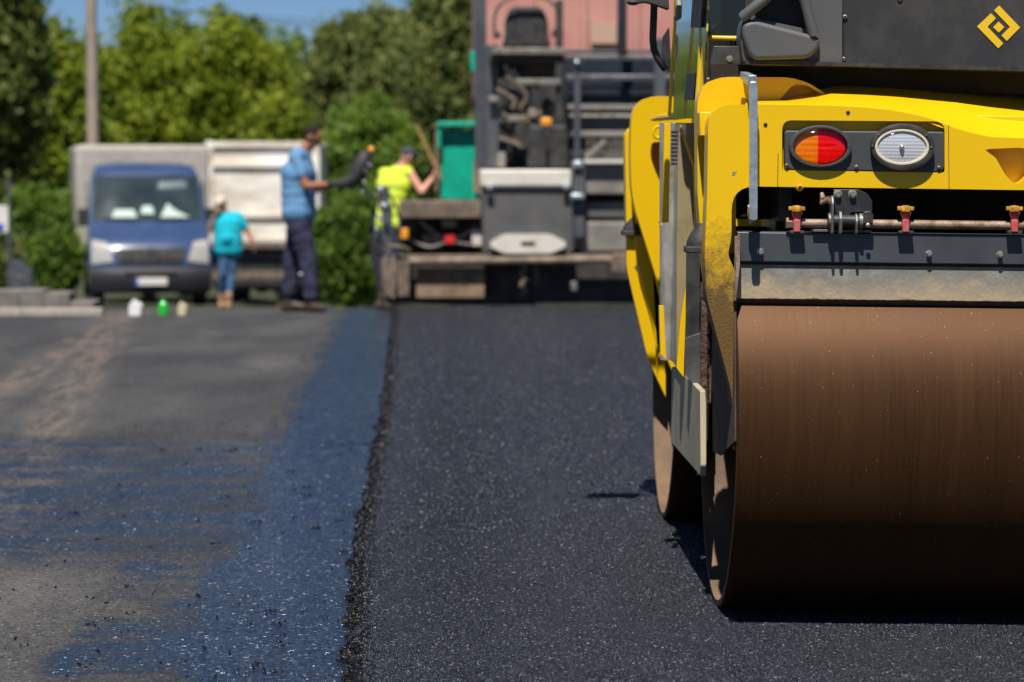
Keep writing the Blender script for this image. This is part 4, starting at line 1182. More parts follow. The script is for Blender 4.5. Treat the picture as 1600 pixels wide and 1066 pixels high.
# end plate with its upright console and dark cables
pb('end_plate_post', 'grey_metal', [(597, 318, 613, 400, 29.1, 0.12), (592, 290, 608, 330, 29.2, 0.08)], 0.012)
pb('end_plate', 'burnt_steel', [(596, 400, 640, 464, 29.0, 0.05)], 0.01)
sc_ = MB().tube([P(614, 400, 28.95), P(616, 430, 28.9), P(614, 466, 28.9)], 0.022, 10)
sc_.tube([P(606, 384, 28.95), P(628, 386, 28.95), P(640, 392, 29.0)], 0.018, 8)
sc_.build('levelling_arm', 'burnt_steel', paver)
cb = MB()
for k, (x0, y0, x1, y1, sg) in enumerate(((592, 300, 604, 470, -14), (600, 296, 598, 400, -20), (585, 330, 590, 440, -8), (606, 300, 622, 380, 10))):
    cb.tube([P(x0 + (x1 - x0) * t + sg * math.sin(math.pi * t), y0 + (y1 - y0) * t, 29.0) for t in np.linspace(0, 1, 12)], 0.013, 8)
cb.build('cable', 'black_rubber', paver)
pb('sensor_head', 'zinc', [(588, 292, 598, 302, 29.0, 0.05), (596, 318, 604, 326, 28.95, 0.05), (584, 356, 590, 372, 29.0, 0.05)], 0.01)
# operator seat with its tubular frame, on the raised platform
seat = MB().prism(rnd([(p.x, p.z) for p in [P(*q, 29.9) for q in [(799, 10), (846, 10), (856, 30), (857, 58), (862, 74), (784, 74), (789, 58), (789, 30)]]], 0.06), P(0, 0, 29.9).y, P(0, 0, 29.9).y + 0.14)
seat.merge(pbox(785, 66, 860, 76, 29.95, 0.5))
so_ = seat.build('operator_seat', 'black_rubber', paver, bevel=0.03, seg=4)
hb = MB()
pth = [(773, 60), (772, 30), (777, 12), (790, 0), (808, -6), (840, -6), (858, 0), (869, 12), (873, 30), (873, 75)]
hb.tube([P(*q, 29.8) for q in pth], 0.017, 10)
hb.build('seat_guard', 'grey_metal', paver)
pb('armrest', 'black_rubber', [(772, 50, 782, 58, 29.8, 0.3), (864, 46, 876, 56, 29.8, 0.3)], 0.01)
pb('platform_edge', 'dull_steel', [(768, 75, 880, 85, 29.7, 0.12)], 0.008)
pb('platform', 'soot', [(765, 85, 885, 95, 29.8, 1.6), (775, 96, 880, 122, 30.2, 0.2)])
pb('step', 'dull_steel', [(806, 124, 876, 133, 29.7, 0.12)], 0.008)
pb('post', 'soot', [(868, 0, 880, 196, 29.75, 0.07)], 0.006)
pb('post', 'paver_slate', [(742, -30, 760, 262, 30.2, 0.12)], 0.006)
pb('post', 'paver_slate', [(758, 70, 778, 262, 30.0, 0.14)], 0.006)
pb('post', 'grey_metal', [(762, 150, 779, 262, 29.6, 0.12)], 0.01)
pb('post', 'paver_slate', [(1022, 60, 1040, 252, 30.4, 0.1)], 0.006)
pb('roof_post', 'paver_navy', [(965, -60, 980, 92, 30.9, 0.1)], 0.006)
random.seed(3)
for k in range(16):
    c = P(random.uniform(782, 858), random.uniform(95, 255), random.uniform(29.9, 30.4))
    MB().ball(c, (random.uniform(.05, .11), .08, random.uniform(.05, .11)), 10, 8).build('pump_housing', 'soot', paver)
MB().ball(P(808, 150, 29.8), (0.16, 0.1, 0.19)).build('drive_housing', 'soot', paver)
hs = MB()
for k in range(10):
    x0, x1 = random.uniform(778, 800), random.uniform(790, 860); y0, y1 = random.uniform(95, 150), random.uniform(160, 255)
    hs.tube([P(x0 + (x1 - x0) * t + 10 * math.sin(math.pi * t * random.choice((1, 1, 2))), y0 + (y1 - y0) * t, 29.75) for t in np.linspace(0, 1, 12)], 0.018, 8)
hs.build('hose', 'black_rubber', paver)
hs = MB()
for (a, b_, s_) in (((775, 140), (800, 170), 14), ((790, 120), (812, 170), 20), ((775, 215), (815, 232), 10), ((785, 178), (830, 190), -10), ((792, 188), (845, 176), 8)):
    hs.tube([P(a[0] + (b_[0] - a[0]) * t + s_ * math.sin(math.pi * t), a[1] + (b_[1] - a[1]) * t, 29.65) for t in np.linspace(0, 1, 10)], 0.020, 8)
hs.build('oil_hose', 'burnt_steel', paver)
pb('valve_block', 'paver_beige', [(796, 180, 812, 190, 29.6, 0.1), (826, 170, 838, 184, 29.6, 0.1), (775, 238, 790, 262, 29.6, 0.1), (764, 150, 778, 160, 29.5, 0.08)], 0.01)
pb('work_lamp', 'orange_lamp', [(845, 184, 862, 197, 29.6, 0.08)], 0.015)
cu = MB()
for x0, x1 in ((824, 855), (857, 889)):
    cu.prism(rnd([(p.x, p.z) for p in [P(*q, 29.55) for q in [(x0 + 2, 196), (x1 - 2, 196), (x1, 262), (x0, 262)]]], 0.04), P(0, 0, 29.55).y, P(0, 0, 29.55).y + 0.18)
o_ = MB(); o_.v = cu.v[:len(cu.v) // 2]; half = len(cu.f) // 2; o_.f = cu.f[:half]; o_.build('seat_cushion', 'black_rubber', paver, bevel=0.025, seg=3)
o_ = MB(); o_.v = cu.v[len(cu.v) // 2:]; o_.f = [tuple(i - len(cu.v) // 2 for i in f) for f in cu.f[half:]]; o_.build('seat_cushion', 'black_rubber', paver, bevel=0.025, seg=3)
# rails and hopper behind
pb('hopper_back', 'paver_navy', [(880, 92, 1150, 168, 31.4, 0.3), (884, 135, 1150, 160, 31.2, 0.1)])
pb('hopper_rail', 'paver_slate', [(882, 78, 1150, 84, 31.0, 0.08)])
pb('hopper_rail', 'grey_metal', [(884, 86, 1150, 94, 30.9, 0.08)])
pb('hopper_rail', 'grey_metal', [(884, 117, 1150, 126, 30.9, 0.08)])
pb('hopper_rail', 'paver_beige', [(880, 164, 1150, 172, 30.6, 0.1)])
pb('hopper_rail', 'dull_steel', [(880, 179, 1150, 184, 30.5, 0.1)])
pb('grille_panel', 'paver_slate', [(884, 186, 1150, 204, 30.6, 0.1)])
pb('hopper_rail', 'paver_beige', [(880, 205, 1150, 214, 30.4, 0.1)])
gl = MB()
for k in range(9): gl.merge(pbox(918 + k * 9, 218, 920 + k * 9, 250, 30.3, 0.03))
for k in range(4): gl.merge(pbox(914, 220 + k * 8, 1004, 221.5 + k * 8, 30.32, 0.03))
gl.build('grille', 'dull_steel', paver)
brc = MB().tube([P(915, 246, 30.25), P(945, 220, 30.25)], 0.02, 8); brc.build('brace', 'paver_beige', paver)
# green hopper wing, seen past the left side
GW = 31.4
gw = MB().merge(pbox(689, 202, 749, 312, GW, 0.05))
gw.merge(pbox(683, 190, 752, 198, GW - 0.12, 0.30))
gw.merge(pbox(683, 190, 690, 232, GW - 0.1, 0.10))
wing = gw.build('hopper_wing', 'green_paint', paver, bevel=0.01)
pbox(680, 205, 684, 300, GW - 0.05, 0.04).build('wing_edge', 'heat_tan', wing)
pb('hopper_wing', 'green_paint', [(735, 80, 746, 112, 31.4, 0.1), (744, 198, 754, 300, 31.3, 0.1)], 0.01)
pbox(740, 252, 752, 300, 31.2, 0.05).build('wing_hinge', 'heat_tan', wing)
# crawler tracks carry the tractor
for sx in (-1, 1):
    tr = [(0.35, 0.08), (0.2, 0.3), (0.35, 0.58), (0.8, 0.66), (3.0, 0.62), (3.3, 0.4), (3.1, 0.08), (2.7, 0.0), (0.6, 0.0)]
    cx_ = 0.70 + sx * 0.85
    dz_ = -0.12
    MB().prism([(a + 0.5, b_ + dz_) for a, b_ in rnd(tr, 0.15)], cx_ - 0.16, cx_ + 0.16, axis='x').build('crawler_track', 'soot', paver, bevel=0.02)
pb('hopper_floor', 'paver_slate', [(700, 300, 1120, 380, 34.0, 1.8)], 0.03)

# ================================================================== VEHICLES BEHIND
def wheel(parent, c, r, w_, axis=(1, 0, 0), rim='dull_steel'):
    t = MB().lathe([(r * 0.62, -w_ / 2), (r * 0.93, -w_ / 2), (r, -w_ / 2 + 0.03), (r, w_ / 2 - 0.03), (r * 0.93, w_ / 2), (r * 0.62, w_ / 2), (r * 0.60, 0)], c, axis, 40, closed=True)
    wl = t.build('wheel', 'black_rubber', parent, smooth=30)
    rm = MB().lathe([(r * 0.62, -w_ / 2 + 0.03), (r * 0.55, -w_ / 2 + 0.05), (r * 0.3, -w_ / 2 + 0.02), (0.0, -w_ / 2 + 0.02), (0.0, w_ / 2 - 0.03), (r * 0.5, w_ / 2 - 0.05), (r * 0.62, w_ / 2 - 0.03)], c, axis, 32)
    rm.build('rim', rim, wl)
    return wl

# --- red tipper that feeds the paver
RTO = Vector((0.95 + 0.7, 35.6, ground_z(1.6, 38)))
red = empty('tipper_truck', RTO, label='tipper truck with a faded red body backed up to the paver', cat='truck')
mat('faded_red', (0.50, 0.20, 0.17), 0.65, c2=(0.56, 0.32, 0.26), scale=0.9, lo=0.4, hi=0.7)
mat('red_patch', (0.52, 0.33, 0.24), 0.7)
def Q(px, py, Y): return W(px, py, Y) - RTO
a, b_ = Q(742, 80, 36.0), Q(1165, -70, 36.0)
bd = MB().box(a.x, b_.x, a.y, a.y + 5.2, a.z - 0.55, b_.z)
for k in range(6):
    x_ = a.x + 0.05 + (b_.x - a.x - 0.1) * k / 5
    bd.box(x_ - 0.05, x_ + 0.05, a.y - 0.06, a.y + 0.01, a.z - 0.5, b_.z)
bd.box(a.x - 0.03, b_.x + 0.03, a.y - 0.08, a.y + 0.01, b_.z - 0.02, b_.z + 0.14)
body_ = bd.build('tipper_body', 'faded_red', red, bevel=0.02)
qa, qb = Q(924, 68, 35.9), Q(964, 34, 35.9)
MB().box(qa.x, qb.x, qa.y + 0.02, qa.y + 0.07, qa.z, qb.z).build('paint_patch', 'red_patch', body_)
MB().box(-1.0, 1.0, 0.6, 7.6, 0.65, 0.9).build('chassis', 'soot', red, bevel=0.02)
MB().box(-1.2, 1.2, 6.0, 7.8, 0.9, 3.1).build('truck_cab', 'faded_red', red, bevel=0.08)
for yy in (1.3, 2.7, 6.6):
    for sx in (-1, 1): wheel(red, (sx * 1.0, yy, 0.5), 0.5, 0.32)

# --- blue van with a canvas box
VY = 46.0
VX = W(236, 470, VY).x
VAN = Vector((VX, VY, ground_z(VX, VY + 1)))
van = empty('delivery_van', VAN, (0, 0, R(9)), label='blue van with a tall beige box body parked facing the camera', cat='van')
mat('van_blue', (0.034, 0.062, 0.145), 0.3, c2=(0.042, 0.074, 0.165), scale=2, coat=0.6)
mat('bumper_grey', (0.022, 0.023, 0.027), 0.6)
mat('screen_glass', (0.035, 0.055, 0.06), 0.08, spec=0.9, c2=(0.02, 0.03, 0.035), scale=1.5)
mat('chrome', (0.8, 0.8, 0.8), 0.12, 1.0)
mat('lamp_clear', (0.52, 0.49, 0.44), 0.2, 0.2, c2=(0.42, 0.42, 0.42), scale=14, bump=0.5, bscale=30, coat=1.0)
mat('paper', (0.42, 0.52, 0.47), 0.6)
mat('seat_fabric', (0.04, 0.05, 0.055), 0.8)
hwt = [(0.30, 0.95), (0.62, 0.985), (1.0, 0.985), (1.35, 0.965), (2.16, 0.90), (2.34, 0.82)]
def vhw(z): return float(np.interp(z, [a for a, _ in hwt], [b for _, b in hwt]))
# front skin: rows from the bumper up over bonnet and roof
prof = [(0.30, 0.06), (0.62, 0.0), (0.80, 0.02), (1.02, 0.10), (1.20, 0.34), (1.33, 0.72), (1.40, 0.86), (1.80, 1.14), (2.18, 1.42), (2.32, 1.56), (2.38, 1.9), (2.38, 2.4)]
rows = []
for z, y in prof:
    hw_ = vhw(z); r_ = []
    for k in range(21):
        u = -1 + 2 * k / 20
        bow = (abs(u) ** 3.2) * (0.16 if z < 1.4 else 0.10)
        r_.append((u * hw_, y + bow, z - (0.05 * abs(u) ** 4 if z > 2.1 else 0)))
    rows.append([(r_[0][0], 2.45, z)] + r_ + [(r_[-1][0], 2.45, z)])
vb = MB(); vb.loft(rows)
cab_ = vb.build('cab', 'van_blue', van, smooth=40)
def on_front(u, z, out=0.012):
    y = float(np.interp(z, [p[0] for p in prof[:10]], [p[1] for p in prof[:10]]))
    return Vector((u * vhw(z), y + (abs(u) ** 3.2) * (0.16 if z < 1.4 else 0.10) - out, z))
def patch(uz, name, m, out=0.012, parent=None, n=8):
    """a panel lying on the front skin; uz: four corners (u, z)"""
    (a, b_, c, d), mb, rows = uz, MB(), []
    for i in range(n + 1):
        t = i / n; l_ = [(a[0] + (d[0] - a[0]) * t, a[1] + (d[1] - a[1]) * t), (b_[0] + (c[0] - b_[0]) * t, b_[1] + (c[1] - b_[1]) * t)]
        rows.append([on_front(l_[0][0] + (l_[1][0] - l_[0][0]) * s / n, l_[0][1] + (l_[1][1] - l_[0][1]) * s / n, out) for s in range(n + 1)])
    mb.loft(rows)
    back = [[p + Vector((0, out + 0.02, 0)) for p in r_] for r_ in rows]
    mb.loft(back)
    return mb.build(name, m, parent or van, smooth=50)
ws = patch([(-0.95, 1.42), (0.95, 1.42), (0.94, 2.16), (-0.94, 2.16)], 'windscreen', 'screen_glass', 0.014)
patch([(-0.62, 1.47), (-0.18, 1.47), (-0.24, 1.60), (-0.56, 1.60)], 'dashboard_paper', 'paper', 0.022, ws)
patch([(-0.12, 1.53), (0.12, 1.53), (0.08, 1.66), (-0.08, 1.66)], 'dashboard_paper', 'paper', 0.022, ws)
patch([(0.22, 1.47), (0.74, 1.47), (0.50, 1.58), (0.36, 1.70)], 'dashboard_paper', 'paper', 0.022, ws)
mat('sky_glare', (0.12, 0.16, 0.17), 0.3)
patch([(0.20, 1.94), (0.74, 1.96), (0.72, 2.08), (0.24, 2.06)], 'screen_glare', 'sky_glare', 0.018, ws)  # paler patch painted on the glass as reflected sky
for s in (-1, 1):
    patch([(s * 0.97, 0.72), (s * 0.60, 0.76), (s * 0.72, 1.08), (s * 0.96, 1.12)] if s < 0 else [(0.60, 0.76), (0.97, 0.72), (0.96, 1.12), (0.72, 1.08)], 'headlight', 'lamp_clear', 0.02)
grl = patch([(-0.52, 0.72), (0.52, 0.72), (0.58, 0.98), (-0.58, 0.98)], 'grille', 'soot', 0.015)
for z in (0.78, 0.85, 0.92):
    patch([(-0.5, z), (0.5, z), (0.5, z + 0.018), (-0.5, z + 0.018)], 'grille_bar', 'dark_metal', 0.028, grl)
ring_ = [Vector((0.075 * math.cos(t), 0, 0.075 * math.sin(t))) + on_front(0, 0.93, 0.05) for t in np.linspace(0, 2 * math.pi, 25)]
em = MB().tube(ring_, 0.010, 8, caps=False)
for t in (90, 210, 330):
    em.tube([on_front(0, 0.93, 0.05), on_front(0, 0.93, 0.05) + Vector((0.072 * math.cos(R(t)), 0, 0.072 * math.sin(R(t))))], [0.014, 0.004], 6)
em.build('emblem', 'chrome', grl)
bm_ = MB(); rows = []
for z, y in ((0.24, 0.10), (0.28, -0.02), (0.42, -0.07), (0.55, -0.07), (0.66, -0.03), (0.69, 0.05)):
    rows.append([(u * 0.985, y + abs(u) ** 3.2 * 0.2, z) for u in np.linspace(-1, 1, 21)])
bm_.loft(rows); bmp = bm_.build('bumper', 'bumper_grey', van, smooth=50)
MB().box(-0.42, 0.42, -0.085, -0.05, 0.56, 0.61).build('bumper_intake', 'soot', bmp, bevel=0.01)
plt = MB().box(-0.26, 0.26, -0.105, -0.06, 0.38, 0.50).build('number_plate', 'white_paint', van, bevel=0.006)
MB().box(-0.262, -0.215, -0.108, -0.104, 0.382, 0.498).build('plate_band', mat('plate_blue', (0.02, 0.08, 0.45), 0.5), plt)
for s in (-1, 1):
    mm_ = MB().box(s * 1.05 - 0.09, s * 1.05 + 0.09, 1.02, 1.14, 1.32, 1.62); mm_.tube([(s * 0.9, 1.1, 1.40), (s * 1.0, 1.08, 1.42)], 0.03, 8)
    mm_.build('wing_mirror', 'black_rubber', van, bevel=0.03, seg=3)
    sg_ = MB().prism([(1.25, 1.42), (2.1, 1.42), (2.1, 2.08), (1.66, 2.08)], s * 0.965, s * 0.98, axis='x').build('side_window', 'glass_dark', van)
    wp = MB().tube([on_front(s * 0.15, 1.43, 0.05), on_front(s * 0.75, 1.46, 0.05)], 0.012, 6).build('wiper', 'black_rubber', van)
    wheel(van, (s * 0.84, 0.85, 0.33), 0.33, 0.22); wheel(van, (s * 0.84, 4.4, 0.33), 0.33, 0.22)
MB().box(-0.5, 0.5, 0.4, 5.6, 0.30, 0.55).build('chassis', 'soot', van, bevel=0.02)
bx = MB().box(-1.14, 1.14, 2.5, 6.0, 0.62, 2.68).build('box_body', 'tarp', van, bevel=0.09, seg=4)
MB().box(-1.14, 1.14, 2.48, 6.02, 0.50, 0.66).build('box_sill', 'grey_metal', van, bevel=0.02)

# --- white tipper seen from behind
WY = 60.0
wx = W(412, 400, WY).x
WT = Vector((wx, WY, ground_z(wx, WY)))
wt = empty('tipper_truck', WT, (0, 0, R(-4)), label='dirty white tipper truck seen from behind between the van and the man in blue', cat='truck')
mat('dirty_white', (0.88, 0.84, 0.76), 0.55, c2=(0.42, 0.28, 0.15), scale=1.1, lo=0.44, hi=0.72, stretch=(0.5, 1, 2.2))
k = FPX / WY
zb_, zt_ = W(412, 382, WY).z - WT.z, W(412, 224, WY).z - WT.z
hw_ = 88 / k
wb_ = MB().box(-hw_, hw_, 0, 4.6, zb_, zt_)
for zz in (zb_ + 0.04, zb_ + 0.55, zb_ + 1.62, zt_ - 0.10):
    wb_.box(-hw_ - 0.01, hw_ + 0.01, -0.07, 0.01, zz, zz + 0.13)
for xx_ in (-hw_ + 0.06, hw_ - 0.06):
    wb_.box(xx_ - 0.07, xx_ + 0.07, -0.09, 0.01, zb_, zt_ + 0.05)
wbo = wb_.build('tipper_body', 'dirty_white', wt, bevel=0.02)
MB().box(-hw_, hw_, -0.10, -0.02, zb_ - 0.08, zb_ + 0.02).build('hinge_bar', 'burnt_steel', wt, bevel=0.01)
MB().box(-0.45, 0.45, 0.2, 7.0, 0.8, zb_).build('chassis', 'soot', wt, bevel=0.02)
zr = W(412, 436, WY).z - WT.z
MB().box(-hw_ * 0.9, hw_ * 0.9, -0.15, -0.05, zr, zr + 0.16).build('underrun_bar', 'burnt_steel', wt, bevel=0.01)
MB().box(-hw_ * 0.95, hw_ * 0.95, 0.1, 0.14, 0.35, zb_ - 0.1).build('mud_flap', 'black_rubber', wt)
MB().box(-1.15, 1.15, 5.0, 6.9, 0.9, 3.0).build('truck_cab', 'dirty_white', wt, bevel=0.08)
for yy in (0.9, 2.2, 5.9):
    for sx in (-1, 1): wheel(wt, (sx * 0.86, yy, 0.5), 0.5, 0.45 if yy < 3 else 0.28)

# ================================================================== SMALL THINGS ON THE ROAD
def at_ground(px, Y):
    x = W(px, 470, Y).x
    return Vector((x, Y, ground_z(x, Y) - ROAD_DROP))
mat('jug_white', (0.78, 0.78, 0.78), 0.4); mat('bottle_green', (0.02, 0.42, 0.04), 0.2, coat=0.6); mat('cap_green', (0.0, 0.30, 0.03), 0.4)
mat('jug_beige', (0.60, 0.50, 0.34), 0.5)
JY = 27.8
def jug(px, m, w_, h, label, capm, shape, name='plastic_jug', cat='jug'):
    o = empty(name, at_ground(px, JY), label=label, cat=cat)
    if shape == 'bottle':
        MB().lathe([(w_ * .96, 0), (w_, 0.01), (w_, h * .32), (w_ * .88, h * .42), (w_, h * .55), (w_ * .8, h * .72), (w_ * .38, h * .86), (w_ * .34, h * .93)], (0, 0, 0), (0, 0, 1), 20).build('bottle_body', m, o, smooth=50)
    else:
        q = MB().prism(rnd([(-w_, 0), (w_, 0), (w_, h * .66), (w_ * .35, h * .88), (-w_ * .55, h * .88), (-w_, h * .66)], 0.02), -w_ * .7, w_ * .7)
        q.tube([(w_ * .9, 0, h * .45), (w_ * 1.15, 0, h * .6), (w_ * .95, 0, h * .78), (w_ * .3, 0, h * .84)], 0.01, 8)
        q.build('jug_body', m, o, bevel=0.012, seg=3)
    MB().lathe([(w_ * .42, h * .88), (w_ * .42, h * .98), (w_ * .36, h)], (0 if shape == 'bottle' else -w_ * .1, 0, 0), (0, 0, 1), 14).build('cap', capm, o)
jug(211, 'jug_white', 0.058, 0.155, 'white plastic jug on the road in front of the van', 'jug_white', 'jug')
jug(255, 'bottle_green', 0.056, 0.165, 'bright green bottle on the road in front of the van', 'cap_green', 'bottle', 'plastic_bottle', 'bottle')
jug(284, 'jug_beige', 0.040, 0.135, 'small beige jug on the road right of the green bottle', 'jug_beige', 'jug')

# kerb and low stack of paving blocks at the left
mat('kerb_stone', (0.42, 0.38, 0.32), 0.8, c2=(0.32, 0.29, 0.25), scale=6, bump=0.3, bscale=30)
mat('block_grey', (0.19, 0.175, 0.16), 0.85, c2=(0.13, 0.12, 0.11), scale=5, bump=0.3, bscale=30)
kx1 = W(160, 480, 27.9).x
kb = MB(); x = kx1; i = 0
while x > -9.5:
    kb.box(x - 0.795, x, 27.85, 28.0, -ROAD_DROP - 0.02, 0.020 + 0.002 * (i % 2)); x -= 0.8; i += 1
tag(kb.build('kerb', 'kerb_stone', bevel=0.008), kind='structure')
wl = MB(); x = W(152, 470, 28.3).x; i = 0
while x > -9.5:
    top = [0.075, 0.16, 0.19][min(i, 2)] + random.uniform(-0.004, 0.004)
    wl.box(x - 0.245, x, 28.03, 28.6, -ROAD_DROP - 0.03, top); x -= 0.25; i += 1
tag(wl.build('block_wall', 'block_grey', bevel=0.01), 'low grey stack of concrete paving blocks behind the kerb at the left', 'block wall')
# sign board and pole at the left edge
so2 = empty('road_sign', at_ground(4, 41), label='white board sign with a blue lower corner on a grey pole at the left edge', cat='sign')
def SG(px, py): 
    p = W(px, py, 41) - so2.location; return (p.x, p.z)
MB().prism([SG(-30, 318), SG(13, 322), SG(13, 363), SG(-30, 363)], -0.01, 0.01).build('sign_board', 'white_paint', so2, bevel=0.003)
MB().prism([SG(-30, 350), SG(6, 350), SG(6, 361), SG(-30, 361)], -0.014, -0.0105).build('sign_panel', 'plate_blue', so2)
MB().tube([(0.10, 0.03, 0), (0.10, 0.03, 1.9)], 0.03, 10).build('sign_pole', 'grey_metal', so2)
ub = empty('utility_cabinet', at_ground(32, 38), label='dark grey utility cabinet among the bushes left of the van', cat='cabinet')
MB().prism([(-0.10, 0), (0.22, 0), (0.16, 0.50), (0.0, 0.66), (-0.10, 0.66)], -0.12, 0.12).build('cabinet_body', 'paver_slate', ub, bevel=0.01)
MB().box(-0.075, 0.09, -0.127, -0.119, 0.05, 0.46).build('cabinet_door', 'grey_metal', ub, bevel=0.003)

# utility poles and wires
mat('pole_concrete', (0.33, 0.27, 0.22), 0.85, c2=(0.27, 0.22, 0.18), scale=3, bump=0.2, bscale=20)
def pole(px, Y, h, r0, r1, label):
    b_ = at_ground(px, Y)
    o = empty('utility_pole', b_, label=label, cat='utility pole')
    MB().tube([(0, 0, -0.3), (0, 0, h)], [r0, r1], 16).build('pole_shaft', 'pole_concrete', o)
    MB().box(-0.7, 0.7, -0.06, 0.06, h - 0.35, h - 0.25).build('crossarm', 'grey_metal', o, bevel=0.01)
    for s in (-0.6, 0, 0.6):
        MB().lathe([(0.05, 0), (0.05, 0.04), (0.03, 0.06), (0.045, 0.09), (0.02, 0.14)], (s, 0, h - 0.25), (0, 0, 1), 12).build('insulator', 'white_paint', o)
    return b_ + Vector((0, 0, h - 0.12))
t1 = pole(147, 52, 9.4, 0.125, 0.085, 'tall concrete utility pole rising behind the blue van')
t2 = pole(225, 95, 9.2, 0.14, 0.10, 'thin far utility pole just right of the tall near pole')
t3 = Vector((14, 110, 8.2))
for i_, dx in enumerate((-0.6, 0.0, 0.6)):
    wr = MB()
    for a, b_ in ((t1, t2), (t2, t3)):
        wr.tube([a + Vector((dx, 0, 0)) + (b_ - a) * t + Vector((0, 0, -1.3 * 4 * t * (1 - t) * (0.6 + 0.2 * i_))) for t in np.linspace(0, 1, 24)], 0.014, 6)
    o_ = wr.build('power_line', 'soot')
    tag(o_, 'power lines strung from pole to pole above the trees', 'power line', group='power lines above the trees')

# ================================================================== PEOPLE
def bake(mb, name, m, parent, voxel, smooth_it=2, wrinkle=0.0):
    me = bpy.data.meshes.new('tmp'); me.from_pydata([tuple(p) for p in mb.v], [], mb.f)
    bm = bmesh.new(); bm.from_mesh(me); bmesh.ops.recalc_face_normals(bm, faces=bm.faces); bm.to_mesh(me); bm.free()
    o = bpy.data.objects.new('tmp', me); col.objects.link(o)
    r = o.modifiers.new('r', 'REMESH'); r.mode = 'VOXEL'; r.voxel_size = voxel
    if wrinkle:
        tx = bpy.data.textures.new('folds', 'CLOUDS'); tx.noise_scale = 0.09
        d = o.modifiers.new('d', 'DISPLACE'); d.texture = tx; d.strength = wrinkle; d.texture_coords = 'LOCAL'
    s = o.modifiers.new('s', 'SMOOTH'); s.iterations = smooth_it; s.factor = 0.5
    dg = bpy.context.evaluated_depsgraph_get(); dg.update()
    nm_ = bpy.data.meshes.new_from_object(o.evaluated_get(dg)); nm_.name = name
    bpy.data.objects.remove(o); bpy.data.meshes.remove(me)
    nm_.shade_smooth(); nm_.materials.clear(); nm_.materials.append(M[m])
    ob = bpy.data.objects.new(name, nm_); col.objects.link(ob); ob.parent = parent
    return ob
def V(*a): return Vector(a)
def head(mb, c, face, up=V(0, 0, 1), s=1.0):
    """skull, jaw, nose, brow and ears, looking along face"""
    f = face.normalized(); side_ = f.cross(up).normalized(); u = side_.cross(f).normalized()
    rot = Matrix((side_, f, u)).transposed()
    mb.ball(c + u * 0.022 * s, (0.076 * s, 0.094 * s, 0.098 * s), 18, 12, rot)
    mb.ball(c + f * 0.030 * s - u * 0.055 * s, (0.056 * s, 0.062 * s, 0.062 * s), 14, 10, rot)
    mb.capsule(c + f * 0.088 * s + u * 0.022 * s, c + f * 0.108 * s - u * 0.018 * s, 0.010 * s, 0.016 * s, 8)
    mb.ball(c + f * 0.086 * s - u * 0.052 * s, (0.024 * s, 0.012 * s, 0.010 * s), 10, 6, rot)
    mb.ball(c + f * 0.078 * s + u * 0.036 * s, (0.048 * s, 0.018 * s, 0.010 * s), 10, 6, rot)
    for k in (-1, 1):
        mb.ball(c + side_ * 0.078 * s * k + u * 0.005 * s - f * 0.008 * s, (0.010 * s, 0.022 * s, 0.033 * s), 8, 8, rot)
    return f, side_, u, rot
def eyes(parent, c, f, side_, u, s=1.0):
    for k in (-1, 1):
        MB().ball(c + f * 0.083 * s + side_ * 0.031 * s * k + u * 0.020 * s, (0.012, 0.010, 0.008), 8, 6).build('eye', 'hair', parent)
def hand(mb, wrist, d, palm_n, curl=0.5, s=1.0, thumb=1):
    """palm, four unequal bent fingers and a thumb from the side of the palm"""
    d = d.normalized(); n_ = (palm_n - d * palm_n.dot(d)).normalized(); a = d.cross(n_)
    pc = wrist + d * 0.05 * s
    for k in np.linspace(-1, 1, 4):
        mb.capsule(wrist + a * 0.012 * k * s, wrist + d * 0.085 * s + a * 0.030 * k * s, 0.017 * s, 0.013 * s, 8)
    for i, (k, ln) in enumerate(zip((-1, -0.34, 0.33, 1), (0.068, 0.078, 0.074, 0.058))):
        p = wrist + d * 0.088 * s + a * 0.031 * k * s; dr = d.copy()
        for j in range(3):
            dr = (dr * math.cos(curl) + n_ * math.sin(curl)).normalized()
            q = p + dr * ln * s * (0.42, 0.32, 0.26)[j]
            mb.capsule(p, q, (0.0105 - 0.001 * j) * s, (0.0098 - 0.001 * j) * s, 8); p = q
    t0 = wrist + d * 0.03 * s + a * thumb * 0.024 * s
    t1_ = t0 + (d * 0.6 + a * thumb * 0.7 + n_ * 0.3).normalized() * 0.042 * s
    t2_ = t1_ + (d * 0.85 + n_ * 0.5).normalized() * 0.032 * s
    mb.capsule(t0, t1_, 0.015 * s, 0.012 * s, 8); mb.capsule(t1_, t2_, 0.012 * s, 0.010 * s, 8)

def torso(mb, pelvis, chest, neck, shL, shR, e=0.0, wd=1.0):
    ax = (shR - shL).normalized()
    mb.capsule(pelvis - ax * 0.075 * wd, pelvis + ax * 0.075 * wd, 0.118 + e)
    mid = (pelvis + chest) / 2
    for t_ in (0.25, 0.5, 0.75):
        c_ = pelvis.lerp(chest, t_); mb.capsule(c_ - ax * 0.062 * wd, c_ + ax * 0.062 * wd, 0.116 * wd + e)
    mb.capsule(chest - ax * 0.075 * wd, chest + ax * 0.075 * wd, 0.122 + e)
    mb.capsule(pelvis, mid, 0.12 + e, 0.118 * wd + e); mb.capsule(mid, chest, 0.118 * wd + e, 0.125 + e)
    mb.capsule(shL - ax * -0.02, shR - ax * 0.02, 0.062 + e * 0.45); mb.capsule(chest, (shL + shR) / 2, 0.12 + e, 0.080 + e * 0.5)

